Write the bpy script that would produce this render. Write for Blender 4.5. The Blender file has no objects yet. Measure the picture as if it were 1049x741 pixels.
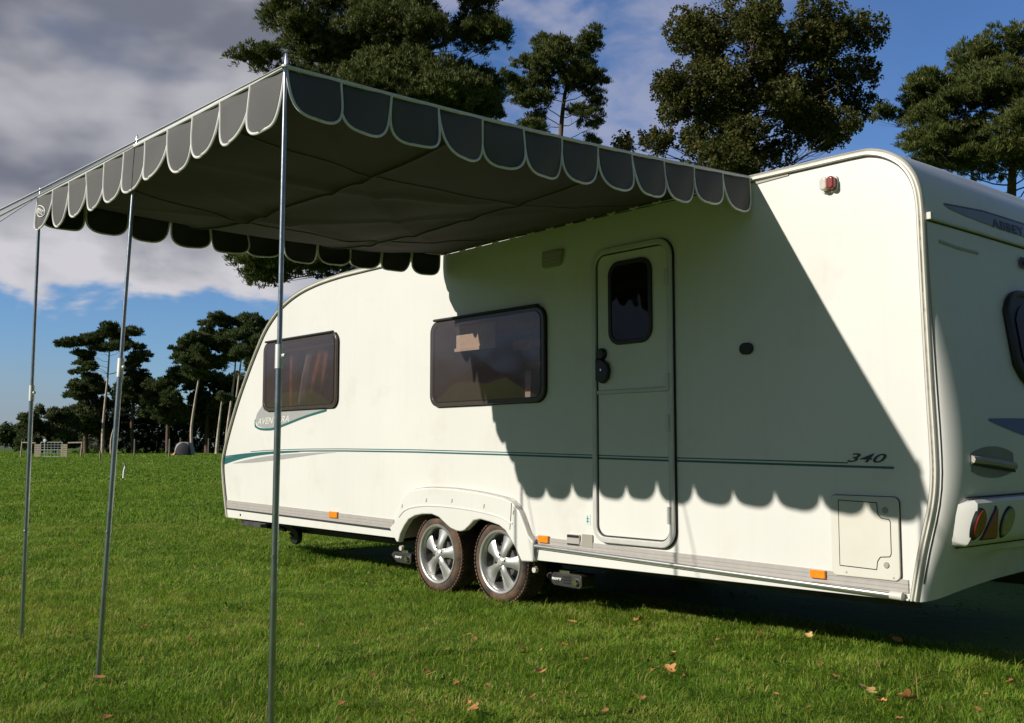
import bpy, bmesh, math, random
import numpy as np
from mathutils import Vector, Matrix

sc = bpy.context.scene
COL = sc.collection
R = math.radians
rng = np.random.default_rng(7)
random.seed(7)

# ------------------------------------------------------------------ nodes / materials
def nodes_of(m):
    m.use_nodes = True
    nt = m.node_tree
    nt.nodes.clear()
    return nt

def link(nt, a, b):
    nt.links.new(a, b)

def mat(name, base, rough=.5, metal=0., var=.0, vscale=6., bump=0., bscale=80., spec=.5, coat=0., dirt=None, streak=None):
    """Principled material, colour varied by noise; dirt=(colour, scale, lo, hi) adds real stains."""
    m = bpy.data.materials.new(name)
    nt = nodes_of(m)
    out = nt.nodes.new('ShaderNodeOutputMaterial')
    p = nt.nodes.new('ShaderNodeBsdfPrincipled')
    link(nt, p.outputs[0], out.inputs[0])
    p.inputs['Base Color'].default_value = (*base, 1)
    p.inputs['Roughness'].default_value = rough
    p.inputs['Metallic'].default_value = metal
    p.inputs['Specular IOR Level'].default_value = spec
    p.inputs['Coat Weight'].default_value = coat
    p.inputs['Coat Roughness'].default_value = .08
    tc = nt.nodes.new('ShaderNodeTexCoord')
    if var or dirt:
        n = nt.nodes.new('ShaderNodeTexNoise')
        n.inputs['Scale'].default_value = vscale
        n.inputs['Detail'].default_value = 6
        link(nt, tc.outputs['Object'], n.inputs['Vector'])
        mr = nt.nodes.new('ShaderNodeMapRange')
        mr.inputs[1].default_value = .3
        mr.inputs[2].default_value = .7
        mr.inputs[3].default_value = 1 - var
        mr.inputs[4].default_value = 1 + var
        link(nt, n.outputs[0], mr.inputs[0])
        mx = nt.nodes.new('ShaderNodeMix')
        mx.data_type = 'RGBA'
        mx.blend_type = 'MULTIPLY'
        mx.inputs[0].default_value = 1
        mx.inputs[6].default_value = (*base, 1)
        cb = nt.nodes.new('ShaderNodeCombineColor')
        for i in range(3):
            link(nt, mr.outputs[0], cb.inputs[i])
        link(nt, cb.outputs[0], mx.inputs[7])
        last = mx.outputs[2]
        if dirt:
            dc, ds, lo, hi = dirt
            n2 = nt.nodes.new('ShaderNodeTexNoise')
            n2.inputs['Scale'].default_value = ds
            n2.inputs['Detail'].default_value = 8
            n2.inputs['Roughness'].default_value = .65
            link(nt, tc.outputs['Object'], n2.inputs['Vector'])
            r2 = nt.nodes.new('ShaderNodeMapRange')
            r2.inputs[1].default_value = lo
            r2.inputs[2].default_value = hi
            link(nt, n2.outputs[0], r2.inputs[0])
            m2 = nt.nodes.new('ShaderNodeMix')
            m2.data_type = 'RGBA'
            link(nt, r2.outputs[0], m2.inputs[0])
            link(nt, last, m2.inputs[6])
            m2.inputs[7].default_value = (*dc, 1)
            last = m2.outputs[2]
        if streak:                       # rain streaks: noise drawn out along the vertical
            mp = nt.nodes.new('ShaderNodeMapping')
            mp.inputs['Scale'].default_value = (22, 22, .9)
            link(nt, tc.outputs['Object'], mp.inputs[0])
            n3 = nt.nodes.new('ShaderNodeTexNoise')
            n3.inputs['Scale'].default_value = 1.
            n3.inputs['Detail'].default_value = 5
            link(nt, mp.outputs[0], n3.inputs['Vector'])
            r3 = nt.nodes.new('ShaderNodeMapRange')
            r3.inputs[1].default_value = .52; r3.inputs[2].default_value = .82; r3.inputs[4].default_value = streak[1]
            link(nt, n3.outputs[0], r3.inputs[0])
            m3 = nt.nodes.new('ShaderNodeMix'); m3.data_type = 'RGBA'
            link(nt, r3.outputs[0], m3.inputs[0]); link(nt, last, m3.inputs[6])
            m3.inputs[7].default_value = (*streak[0], 1)
            last = m3.outputs[2]
        link(nt, last, p.inputs['Base Color'])
    if bump:
        nb = nt.nodes.new('ShaderNodeTexNoise')
        nb.inputs['Scale'].default_value = bscale
        nb.inputs['Detail'].default_value = 4
        link(nt, tc.outputs['Object'], nb.inputs['Vector'])
        b = nt.nodes.new('ShaderNodeBump')
        b.inputs['Strength'].default_value = bump
        b.inputs['Distance'].default_value = .01
        link(nt, nb.outputs[0], b.inputs['Height'])
        link(nt, b.outputs[0], p.inputs['Normal'])
    return m

def leaf_mat(name, cols, trans=.3, attr='tint', noise=None, rough=.6):
    """Foliage: colour ramp read from a per-leaf attribute, diffuse plus light shining through."""
    m = bpy.data.materials.new(name)
    nt = nodes_of(m)
    out = nt.nodes.new('ShaderNodeOutputMaterial')
    at = nt.nodes.new('ShaderNodeAttribute')
    at.attribute_name = attr
    fac = at.outputs['Fac']
    if noise:
        g = nt.nodes.new('ShaderNodeTexCoord')
        acc = fac
        for s, amt in noise:
            n = nt.nodes.new('ShaderNodeTexNoise')
            n.inputs['Scale'].default_value = s
            n.inputs['Detail'].default_value = 4
            link(nt, g.outputs['Object'], n.inputs['Vector'])
            a = nt.nodes.new('ShaderNodeMath')
            a.operation = 'MULTIPLY_ADD'
            link(nt, n.outputs[0], a.inputs[0])
            a.inputs[1].default_value = amt
            b = nt.nodes.new('ShaderNodeMath')
            b.operation = 'SUBTRACT'
            link(nt, acc, b.inputs[0])
            b.inputs[1].default_value = amt * .5
            link(nt, b.outputs[0], a.inputs[2])
            acc = a.outputs[0]
        fac = acc
    cr = nt.nodes.new('ShaderNodeValToRGB')
    el = cr.color_ramp.elements
    while len(el) < len(cols):
        el.new(.5)
    for i, (pos, c) in enumerate(cols):
        el[i].position = pos
        el[i].color = (*c, 1)
    link(nt, fac, cr.inputs[0])
    p = nt.nodes.new('ShaderNodeBsdfPrincipled')
    p.inputs['Roughness'].default_value = rough
    p.inputs['Specular IOR Level'].default_value = .25
    link(nt, cr.outputs[0], p.inputs['Base Color'])
    t = nt.nodes.new('ShaderNodeBsdfTranslucent')
    link(nt, cr.outputs[0], t.inputs[0])
    mx = nt.nodes.new('ShaderNodeMixShader')
    mx.inputs[0].default_value = trans
    link(nt, p.outputs[0], mx.inputs[1])
    link(nt, t.outputs[0], mx.inputs[2])
    link(nt, mx.outputs[0], out.inputs[0])
    return m

def pane_mat(name, tint, refl_rough=.02, ior=1.85, haze=.12):
    m = bpy.data.materials.new(name)
    nt = nodes_of(m)
    out = nt.nodes.new('ShaderNodeOutputMaterial')
    tr = nt.nodes.new('ShaderNodeBsdfTransparent')
    tr.inputs[0].default_value = (*tint, 1)
    gl = nt.nodes.new('ShaderNodeBsdfGlossy')
    gl.inputs['Roughness'].default_value = refl_rough
    gl.inputs[0].default_value = (1, .93, .90, 1)
    tc = nt.nodes.new('ShaderNodeTexCoord')
    n = nt.nodes.new('ShaderNodeTexNoise')
    n.inputs['Scale'].default_value = 3.5
    n.inputs['Detail'].default_value = 1
    link(nt, tc.outputs['Object'], n.inputs['Vector'])
    b = nt.nodes.new('ShaderNodeBump')
    b.inputs['Strength'].default_value = .25
    b.inputs['Distance'].default_value = .02
    link(nt, n.outputs[0], b.inputs['Height'])
    link(nt, b.outputs[0], gl.inputs['Normal'])
    fr = nt.nodes.new('ShaderNodeFresnel')
    fr.inputs['IOR'].default_value = ior
    mx = nt.nodes.new('ShaderNodeMixShader')
    link(nt, fr.outputs[0], mx.inputs[0])
    df_ = nt.nodes.new('ShaderNodeBsdfDiffuse')          # scratched, dusty acrylic scatters a little
    df_.inputs[0].default_value = (.30, .25, .235, 1)
    hz = nt.nodes.new('ShaderNodeMixShader')
    hz.inputs[0].default_value = haze
    link(nt, tr.outputs[0], hz.inputs[1]); link(nt, df_.outputs[0], hz.inputs[2])
    link(nt, hz.outputs[0], mx.inputs[1])
    link(nt, gl.outputs[0], mx.inputs[2])
    link(nt, mx.outputs[0], out.inputs[0])
    return m

M = dict(
    white=mat('white_gelcoat', (.70, .69, .65), .34, var=.03, vscale=1.3, bump=.035, bscale=1.7, dirt=((.56, .535, .46), 2.3, .55, .95), streak=((.50, .475, .41), .11)),
    trim=mat('cream_trim', (.60, .575, .51), .35, var=.06, vscale=9, dirt=((.42, .39, .32), 14, .6, .85)),
    band=mat('grey_band', (.40, .375, .35), .4, var=.05, vscale=20),
    alu=mat('aluminium', (.74, .73, .71), .28, metal=.9, var=.06, vscale=30),
    frame_grey=mat('door_frame_grey', (.56, .55, .52), .4, metal=.1, var=.05, vscale=20),
    seal=mat('black_seal', (.02, .02, .02), .6, var=.1),
    bronze=mat('bronze_window_frame', (.055, .04, .032), .3, var=.1, vscale=20, coat=.3),
    pane=pane_mat('smoked_acrylic', (.84, .74, .70)),
    dark_pane=pane_mat('dark_glass', (.06, .055, .055), ior=1.38, haze=.02),
    interior=mat('cabin_interior', (.42, .345, .31), .7, var=.2, vscale=4),
    wood=mat('cabin_wood', (.58, .36, .21), .5, var=.25, vscale=12),
    curtain=mat('orange_curtain', (.44, .20, .11), .85, var=.25, vscale=18),
    blind=mat('cream_blind', (.62, .55, .45), .8, var=.06, vscale=30),
    cloth=mat('grey_curtain', (.42, .39, .40), .85, var=.2, vscale=8),
    teal=mat('teal_decal', (.018, .115, .115), .4),
    grey_decal=mat('silver_decal', (.36, .36, .35), .35, var=.06, vscale=40),
    blue_decal=mat('blue_decal', (.11, .14, .32), .35, var=.1),
    navy=mat('navy_decal', (.025, .035, .06), .4),
    silver_blue=mat('steel_blue_decal', (.17, .21, .29), .35, var=.08),
    black=mat('black_plastic', (.012, .012, .012), .45, var=.1),
    tyre=mat('tyre_rubber', (.035, .031, .029), .85, var=.2, vscale=30, bump=.3, bscale=160, dirt=((.135, .078, .048), 9, .36, .60)),
    rim=mat('alloy_wheel', (.56, .56, .545), .36, metal=.75, var=.06, vscale=40),
    rimdark=mat('wheel_barrel', (.10, .095, .09), .5, metal=.4, var=.1),
    orange=mat('amber_lens', (.85, .25, .015), .25, var=.12, vscale=60, coat=.5),
    red=mat('red_lens', (.22, .022, .016), .25, var=.1, vscale=60, coat=.5),
    lens=mat('clear_lens', (.62, .56, .50), .2, var=.1, vscale=60, coat=.5),
    olive=mat('smoked_lens', (.25, .25, .16), .25, var=.15, vscale=60, coat=.5),
    chassis=mat('galvanised_chassis', (.06, .058, .055), .65, metal=.3, var=.3, vscale=8),
    mover=mat('mover_casing', (.024, .023, .022), .5, var=.2, vscale=25, dirt=((.06, .045, .03), 12, .5, .8)),
    chrome=mat('bright_metal', (.8, .8, .8), .15, metal=1.),
    vent=mat('beige_plastic', (.33, .31, .26), .5, var=.05),
    recess=mat('recess_shade', (.24, .24, .21), .6, var=.1),  # shade of the handle hollow put into the colour
    hatchc=mat('cream_plastic', (.64, .62, .54), .45, var=.03),
    sticker=mat('pale_sticker', (.60, .70, .66), .5),
    fabric=mat('canopy_fabric', (.090, .088, .087), .85, var=.10, vscale=3, bump=.25, bscale=420),
    fabric_in=mat('canopy_lining', (.070, .056, .054), .9, var=.14, vscale=2.5, bump=.25, bscale=420),
    flap_back=mat('flap_inner_face', (.030, .028, .027), .9, var=.1, vscale=3),  # inner face of the flaps, darker than the outer cloth
    piping=mat('white_piping', (.70, .69, .67), .6, var=.05, vscale=30),
    steel=mat('galvanised_pole', (.36, .40, .42), .28, metal=.95, var=.15, vscale=22, bump=.05, bscale=60),
    collar=mat('pole_collar', (.6, .6, .58), .5, metal=.5, var=.1),
    rope=mat('white_cord', (.72, .71, .68), .8),
    bark_pine=mat('pine_bark', (.115, .078, .056), .9, var=.4, vscale=3, bump=.8, bscale=9),
    bark_pale=mat('pale_pine_bark', (.48, .39, .32), .9, var=.3, vscale=1.4, bump=.5, bscale=6),
    bark_oak=mat('oak_bark', (.11, .09, .07), .9, var=.35, vscale=3, bump=.8, bscale=9),
    post=mat('weathered_post', (.27, .235, .18), .85, var=.25, vscale=8),
    goalw=mat('goal_metal', (.42, .44, .42), .5, var=.08),
    panel=mat('timber_panel', (.42, .34, .25), .8, var=.2, vscale=5),
    ball=mat('white_disc', (.8, .8, .78), .5),
    tentg=mat('tent_grey', (.30, .29, .28), .8, var=.1, vscale=3),
    tentd=mat('tent_dark', (.025, .025, .035), .8, var=.1),
    tento=mat('tent_orange', (.45, .20, .09), .8, var=.1),
    pipe_dark=mat('steel_dark', (.2, .2, .2), .5, metal=.6),
)

# ------------------------------------------------------------------ object helpers
def newobj(name, me, m=None, parent=None):
    o = bpy.data.objects.new(name, me)
    COL.objects.link(o)
    if m is not None:
        for mm in (m if isinstance(m, (list, tuple)) else [m]):
            me.materials.append(mm)
    if parent is not None:
        o.parent = parent
    return o

def tag(o, label=None, cat=None, group=None, kind=None):
    if label: o['label'] = label
    if cat: o['category'] = cat
    if group: o['group'] = group
    if kind: o['kind'] = kind
    return o

def empty(name, loc=(0, 0, 0), rz=0., label=None, cat=None, group=None):
    o = bpy.data.objects.new(name, None)
    COL.objects.link(o)
    o.location = loc
    o.rotation_euler = (0, 0, rz)
    o.empty_display_size = .2
    return tag(o, label, cat, group)

class MB:
    """collects shapes for ONE mesh"""
    def __init__(s):
        s.v = []; s.f = []; s.mi = []
    def add(s, vs, fs, mi=0):
        b = len(s.v)
        s.v += [tuple(x) for x in vs]
        s.f += [tuple(i + b for i in f) for f in fs]
        s.mi += [mi] * len(fs)
        return s
    def box(s, a, b, mi=0):
        x0, y0, z0 = a; x1, y1, z1 = b
        v = [(x0, y0, z0), (x1, y0, z0), (x1, y1, z0), (x0, y1, z0), (x0, y0, z1), (x1, y0, z1), (x1, y1, z1), (x0, y1, z1)]
        return s.add(v, [(3, 2, 1, 0), (4, 5, 6, 7), (0, 1, 5, 4), (1, 2, 6, 5), (2, 3, 7, 6), (3, 0, 4, 7)], mi)
    def tube(s, path, r, n=8, closed=False, caps=True, mi=0, flat=1.):
        P = [Vector(p) for p in path]; k = len(P)
        rr = r if isinstance(r, (list, tuple)) else [r] * k
        vs = []; fs = []
        up = None
        for i in range(k):
            if closed: t = P[(i + 1) % k] - P[i - 1]
            else: t = P[min(i + 1, k - 1)] - P[max(i - 1, 0)]
            if t.length < 1e-9: t = Vector((0, 0, 1))
            t.normalize()
            if up is None:
                up = Vector((0, 0, 1)) if abs(t.z) < .9 else Vector((0, 1, 0))
            a = (up - t * up.dot(t)); 
            if a.length < 1e-6: a = t.orthogonal()
            a.normalize(); b = t.cross(a); up = a
            for j in range(n):
                w = 2 * math.pi * j / n
                vs.append(P[i] + (a * math.cos(w) * flat + b * math.sin(w)) * rr[i])
        kk = k if closed else k - 1
        for i in range(kk):
            for j in range(n):
                i2 = (i + 1) % k; j2 = (j + 1) % n
                fs.append((i * n + j, i * n + j2, i2 * n + j2, i2 * n + j))
        if caps and not closed:
            fs.append(tuple(range(n - 1, -1, -1)))
            fs.append(tuple((k - 1) * n + j for j in range(n)))
        return s.add(vs, fs, mi)
    def prism(s, pts, y0, y1, mi=0):
        """polygon in (x,z) pushed from y0 to y1 (y0 < y1: front face at y0)"""
        ar = sum(pts[i][0] * pts[(i + 1) % len(pts)][1] - pts[(i + 1) % len(pts)][0] * pts[i][1] for i in range(len(pts)))
        if ar < 0: pts = pts[::-1]
        n = len(pts)
        vs = [(p[0], y0, p[1]) for p in pts] + [(p[0], y1, p[1]) for p in pts]
        fs = [tuple(range(n)), tuple(range(2 * n - 1, n - 1, -1))]
        for i in range(n):
            j = (i + 1) % n
            fs.append((j, i, n + i, n + j))
        return s.add(vs, fs, mi)
    def ring(s, outer, inner, y0, y1, mi=0):
        n = len(outer)
        vs = [(p[0], y0, p[1]) for p in outer] + [(p[0], y0, p[1]) for p in inner] + [(p[0], y1, p[1]) for p in outer] + [(p[0], y1, p[1]) for p in inner]
        fs = []
        for i in range(n):
            j = (i + 1) % n
            fs += [(i, j, n + j, n + i), (j, i, 2 * n + i, 2 * n + j), (n + i, n + j, 3 * n + j, 3 * n + i), (3 * n + i, 3 * n + j, 2 * n + j, 2 * n + i)]
        return s.add(vs, fs, mi)
    def lathe(s, prof, c, n=40, mi=0, a0=0., y_axis=True):
        """profile of (radius, y) turned round the local y axis at c"""
        vs = []; fs = []; k = len(prof)
        for i in range(n):
            w = 2 * math.pi * i / n + a0
            for r, y in prof:
                vs.append((c[0] + r * math.cos(w), c[1] + y, c[2] + r * math.sin(w)))
        for i in range(n):
            i2 = (i + 1) % n
            for j in range(k - 1):
                fs.append((i * k + j, i2 * k + j, i2 * k + j + 1, i * k + j + 1))
        return s.add(vs, fs, mi)
    def mesh(s, name, smooth=None):
        me = bpy.data.meshes.new(name)
        me.from_pydata([tuple(x) for x in s.v], [], s.f)
        me.polygons.foreach_set('material_index', s.mi)
        me.update()
        bm = bmesh.new(); bm.from_mesh(me)
        bmesh.ops.recalc_face_normals(bm, faces=bm.faces)
        bm.to_mesh(me); bm.free()
        if smooth is not None:
            me.polygons.foreach_set('use_smooth', [True] * len(me.polygons))
            me.set_sharp_from_angle(angle=R(smooth))
        return me
    def build(s, name, m, parent=None, smooth=40, bevel=0., seg=2, label=None):
        o = newobj(name, s.mesh(name, smooth), m, parent)
        if bevel:
            b = o.modifiers.new('bevel', 'BEVEL')
            b.width = bevel; b.segments = seg; b.limit_method = 'ANGLE'; b.angle_limit = R(35); b.harden_normals = True
        if label: o['label'] = label
        return o

def rrect(x0, z0, x1, z1, r, n=8):
    if not isinstance(r, (tuple, list)): r = (r,) * 4      # order: bl, br, tr, tl
    P = []
    for (cx, cz, rr, a) in ((x0 + r[0], z0 + r[0], r[0], 180), (x1 - r[1], z0 + r[1], r[1], 270), (x1 - r[2], z1 - r[2], r[2], 0), (x0 + r[3], z1 - r[3], r[3], 90)):
        for i in range(n + 1):
            w = R(a + 90 * i / n)
            P.append((cx + rr * math.cos(w), cz + rr * math.sin(w)))
    return P

def catmull(P, per=6, closed=False):
    out = []; k = len(P)
    for i in range(k - 1):
        p0 = P[max(i - 1, 0)]; p1 = P[i]; p2 = P[i + 1]; p3 = P[min(i + 2, k - 1)]
        for j in range(per):
            t = j / per
            out.append(tuple(.5 * (2 * b + (c - a) * t + (2 * a - 5 * b + 4 * c - d) * t * t + (-a + 3 * b - 3 * c + d) * t ** 3) for a, b, c, d in zip(p0, p1, p2, p3)))
    out.append(tuple(P[-1]))
    return out

def text_mesh(name, s, size, shear=0., depth=.0015, font_scale=(1, 1), spacing=1., bold=0.):
    cu = bpy.data.curves.new(name, 'FONT')
    cu.body = s; cu.size = size; cu.shear = shear; cu.extrude = depth; cu.space_character = spacing
    cu.offset = bold
    o = bpy.data.objects.new(name, cu); COL.objects.link(o)
    bpy.context.view_layer.update()
    me = bpy.data.meshes.new_from_object(o.evaluated_get(bpy.context.evaluated_depsgraph_get()))
    bpy.data.objects.remove(o); bpy.data.curves.remove(cu)
    for v in me.vertices:
        v.co.x *= font_scale[0]; v.co.y *= font_scale[1]
    me.name = name
    return me

# ------------------------------------------------------------------ camera
H = 1.03
cam = bpy.data.objects.new('camera', bpy.data.cameras.new('camera'))
COL.objects.link(cam)
cam.location = (0, 0, H)
cam.rotation_euler = (R(90 + 4.818), 0, 0)
cam.data.sensor_width = 36
cam.data.lens = 1050 / 1049 * 36
cam.data.clip_start = .05
cam.data.clip_end = 6000
sc.camera = cam

# ------------------------------------------------------------------ light and sky
SUN_TO = Vector((-.9275 * math.cos(R(27.2)), -.3738 * math.cos(R(27.2)), math.sin(R(27.2)))).normalized()
sun = bpy.data.objects.new('sun', bpy.data.lights.new('sun', 'SUN'))
COL.objects.link(sun)
sun.data.energy = 4.5
sun.data.angle = R(.55)
sun.data.color = (1., .945, .85)
sun.rotation_euler = (-SUN_TO).to_track_quat('-Z', 'Y').to_euler()

w = bpy.data.worlds.new('World')
sc.world = w
w.use_nodes = True
nt = w.node_tree
nt.nodes.clear()
def nd(t, **kw):
    n = nt.nodes.new(t)
    for k, v in kw.items(): setattr(n, k, v)
    return n
def mth(op, a, b=None, c=None, clamp=False):
    n = nd('ShaderNodeMath', operation=op, use_clamp=clamp)
    for i, x in enumerate((a, b, c)):
        if x is None: continue
        if isinstance(x, (int, float)): n.inputs[i].default_value = x
        else: link(nt, x, n.inputs[i])
    return n.outputs[0]
def ss(x, lo, hi):
    n = nd('ShaderNodeMapRange', interpolation_type='SMOOTHSTEP')
    link(nt, x, n.inputs[0]); n.inputs[1].default_value = lo; n.inputs[2].default_value = hi
    return n.outputs[0]
def noise(vec, scale, detail=6, rough=.55, dist=0.):
    n = nd('ShaderNodeTexNoise')
    link(nt, vec, n.inputs['Vector']); n.inputs['Scale'].default_value = scale
    n.inputs['Detail'].default_value = detail; n.inputs['Roughness'].default_value = rough; n.inputs['Distortion'].default_value = dist
    return n.outputs[0]
def rgbmix(f, a, b):
    n = nd('ShaderNodeMix', data_type='RGBA')
    link(nt, f, n.inputs[0])
    for i, x in ((6, a), (7, b)):
        if isinstance(x, tuple): n.inputs[i].default_value = (*x, 1)
        else: link(nt, x, n.inputs[i])
    return n.outputs[2]

sky = nd('ShaderNodeTexSky', sky_type='NISHITA', sun_disc=False)
sky.sun_elevation = R(27.2)
sky.sun_rotation = math.atan2(SUN_TO.x, SUN_TO.y)
sky.air_density = 1.0; sky.dust_density = .35; sky.ozone_density = 2.6
tc = nd('ShaderNodeTexCoord')
sep = nd('ShaderNodeSeparateXYZ')
link(nt, tc.outputs['Generated'], sep.inputs[0])
X, Y, Z = sep.outputs
az = mth('MULTIPLY', mth('ARCTAN2', X, Y), 57.29578)          # degrees, 0 along +Y, right positive
elv = mth('MULTIPLY', mth('ARCSINE', Z), 57.29578)
cv = nd('ShaderNodeCombineXYZ')
link(nt, mth('MULTIPLY', az, .05), cv.inputs[0]); link(nt, mth('MULTIPLY', elv, .095), cv.inputs[1]); cv.inputs[2].default_value = 3.7
n_big = noise(cv.outputs[0], .9, 2, .45, .1)
n_mid = noise(cv.outputs[0], 2.1, 4, .45, .1)
n_edge = noise(cv.outputs[0], 4.6, 5, .55, .3)
n_fin = noise(cv.outputs[0], 2.6, 3, .42, .1)
# bank of heavy cloud to the left, above about nine degrees
el2 = mth('ADD', elv, mth('MULTIPLY', mth('SUBTRACT', mth('ADD', n_mid, mth('MULTIPLY', n_edge, .6)), .8), 9.))
bank = mth('MULTIPLY', ss(az, -3.5, -13.5), ss(el2, 6.2, 9.6))
cov = mth('ADD', mth('ADD', mth('MULTIPLY', n_big, .30), mth('MULTIPLY', n_mid, .40)), mth('MULTIPLY', bank, .46))
cov = mth('ADD', cov, mth('MULTIPLY', mth('MULTIPLY', ss(elv, 7.6, 4.5), ss(az, 0., -8.)), -.30))   # open sky below it
cov = mth('ADD', cov, mth('MULTIPLY', mth('MULTIPLY', ss(az, 4., 13.), ss(az, 60., 34.)), -.20))     # clear on the right
heavy = ss(cov, .54, .78)
# thin drifting veil in the middle
wisp = mth('MULTIPLY', mth('MULTIPLY', ss(mth('ADD', mth('MULTIPLY', n_mid, .6), mth('MULTIPLY', n_edge, .5)), .44, .66), mth('MULTIPLY', ss(az, -16., -5.), ss(az, 23., 5.))), .70)
low = mth('MULTIPLY', mth('MULTIPLY', ss(elv, 6.5, .5), ss(az, -17., -25.)), .60)
# cloud shade: greyer body, brighter rims and lower edge
lit = mth('ADD', mth('MULTIPLY', ss(el2, 12.8, 8.0), .85), mth('MULTIPLY', ss(mth('ADD', n_fin, n_mid), .88, 1.22), .62), clamp=True)
body = rgbmix(lit, (.160, .172, .218), (.56, .55, .585))
skyc = nd('ShaderNodeMix', data_type='RGBA', blend_type='MULTIPLY')
skyc.inputs[0].default_value = 1
link(nt, sky.outputs[0], skyc.inputs[6])
SKY = .075
skyc.inputs[7].default_value = (.74, 1.0, 1.38, 1)
sk = nd('ShaderNodeVectorMath', operation='SCALE')
link(nt, skyc.outputs[2], sk.inputs[0]); sk.inputs['Scale'].default_value = SKY
c1 = rgbmix(wisp, sk.outputs[0], (.36, .37, .48))
c2 = rgbmix(low, c1, (.27, .29, .36))
c3a = rgbmix(heavy, c2, body)
# dark sky added out of view, overhead and behind, to cut the fill
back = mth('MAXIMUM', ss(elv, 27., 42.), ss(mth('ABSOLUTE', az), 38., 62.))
unseen_dim = rgbmix(ss(n_mid, .3, .7), (.014, .019, .030), (.040, .048, .068))
side_fill = mth('MULTIPLY', mth('MULTIPLY', ss(X, .15, -.35), ss(elv, 2.5, 7.)), ss(elv, 44., 32.))  # blue band added to the unseen sky to fill the shaded wall
rear_fill = mth('MULTIPLY', 1.0, mth('MULTIPLY', mth('MULTIPLY', ss(X, .1, .45), ss(elv, 8., 16.)), ss(elv, 60., 40.)))  # second added band out of view, brightening the rear panel
unseen_fill = rgbmix(rear_fill, rgbmix(side_fill, unseen_dim, (.155, .222, .335)), (.095, .135, .215))
c3 = rgbmix(mth('MULTIPLY', back, .93), c3a, unseen_fill)
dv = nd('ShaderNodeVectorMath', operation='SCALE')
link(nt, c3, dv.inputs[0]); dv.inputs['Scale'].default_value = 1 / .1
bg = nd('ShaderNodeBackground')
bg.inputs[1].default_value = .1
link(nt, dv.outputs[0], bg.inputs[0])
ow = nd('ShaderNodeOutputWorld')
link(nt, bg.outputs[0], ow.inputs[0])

sc.view_settings.view_transform = 'Standard'
sc.view_settings.look = 'None'
sc.view_settings.exposure = .16
sc.view_settings.gamma = 1
sc.render.engine = 'CYCLES'
sc.cycles.max_bounces = 6
sc.cycles.transparent_max_bounces = 12

# ------------------------------------------------------------------ ground
def ground_height(x, y):
    return 0.

gm = bpy.data.materials.new('meadow')
gnt = nodes_of(gm)
go = gnt.nodes.new('ShaderNodeOutputMaterial')
gp = gnt.nodes.new('ShaderNodeBsdfPrincipled')
gp.inputs['Roughness'].default_value = .9
gp.inputs['Specular IOR Level'].default_value = .15
gc = gnt.nodes.new('ShaderNodeTexCoord')
def gnoise(s, det=5, stretch=None):
    n = gnt.nodes.new('ShaderNodeTexNoise')
    n.inputs['Scale'].default_value = s; n.inputs['Detail'].default_value = det; n.inputs['Roughness'].default_value = .6
    gnt.links.new(gc.outputs['Object'], n.inputs['Vector'])
    return n.outputs[0]
def gmth(op, a, b):
    n = gnt.nodes.new('ShaderNodeMath'); n.operation = op
    for i, x in enumerate((a, b)):
        if isinstance(x, (int, float)): n.inputs[i].default_value = x
        else: gnt.links.new(x, n.inputs[i])
    return n.outputs[0]
gf = gmth('ADD', gmth('MULTIPLY', gnoise(.11, 4), .5), gmth('ADD', gmth('MULTIPLY', gnoise(.9, 5), .3), gmth('MULTIPLY', gnoise(14, 5), .25)))
gr = gnt.nodes.new('ShaderNodeValToRGB')
for i, (pos, c) in enumerate(((.36, (.046, .105, .009)), (.52, (.080, .150, .011)), (.68, (.115, .180, .017)))):
    if i == 2: gr.color_ramp.elements.new(.9)
    gr.color_ramp.elements[i].position = pos; gr.color_ramp.elements[i].color = (*c, 1)
gnt.links.new(gf, gr.inputs[0])
gnt.links.new(gr.outputs[0], gp.inputs['Base Color'])
gb = gnt.nodes.new('ShaderNodeBump'); gb.inputs['Strength'].default_value = .8; gb.inputs['Distance'].default_value = .06
gnt.links.new(gnoise(9, 8), gb.inputs['Height'])
gnt.links.new(gb.outputs[0], gp.inputs['Normal'])
gnt.links.new(gp.outputs[0], go.inputs[0])
g = MB().add([(-4000, -4000, 0), (4000, -4000, 0), (4000, 4000, 0), (-4000, 4000, 0)], [(0, 1, 2, 3)]).build('ground', gm, None, smooth=None)
tag(g, 'mown green grass field reaching back to the pines', 'ground', kind='structure')

# distant hill at the far left
hb = MB(); hv = []; hf = []
NX, NY = 60, 8
for j in range(NY + 1):
    for i in range(NX + 1):
        x = -1500 + 990 * i / NX; y = 1100 + 700 * j / NY
        z = (26 + 9 * math.sin(i * .35) + 5 * math.sin(i * .9 + 1)) * math.sin(math.pi * .5 * min(1, j / NY * 1.25)) * math.sin(math.pi * .5 * min(1, (NX - i) / 9)) - .5
        hv.append((x, y, z))
for j in range(NY):
    for i in range(NX):
        a = j * (NX + 1) + i
        hf.append((a, a + 1, a + NX + 2, a + NX + 1))
hb.add(hv, hf)
hill = hb.build('hill', mat('hill_fields', (.10, .105, .075), .95, var=.5, vscale=.006), None, smooth=80)
tag(hill, 'low hazy hill on the far horizon at left', 'hill', kind='structure')

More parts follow.
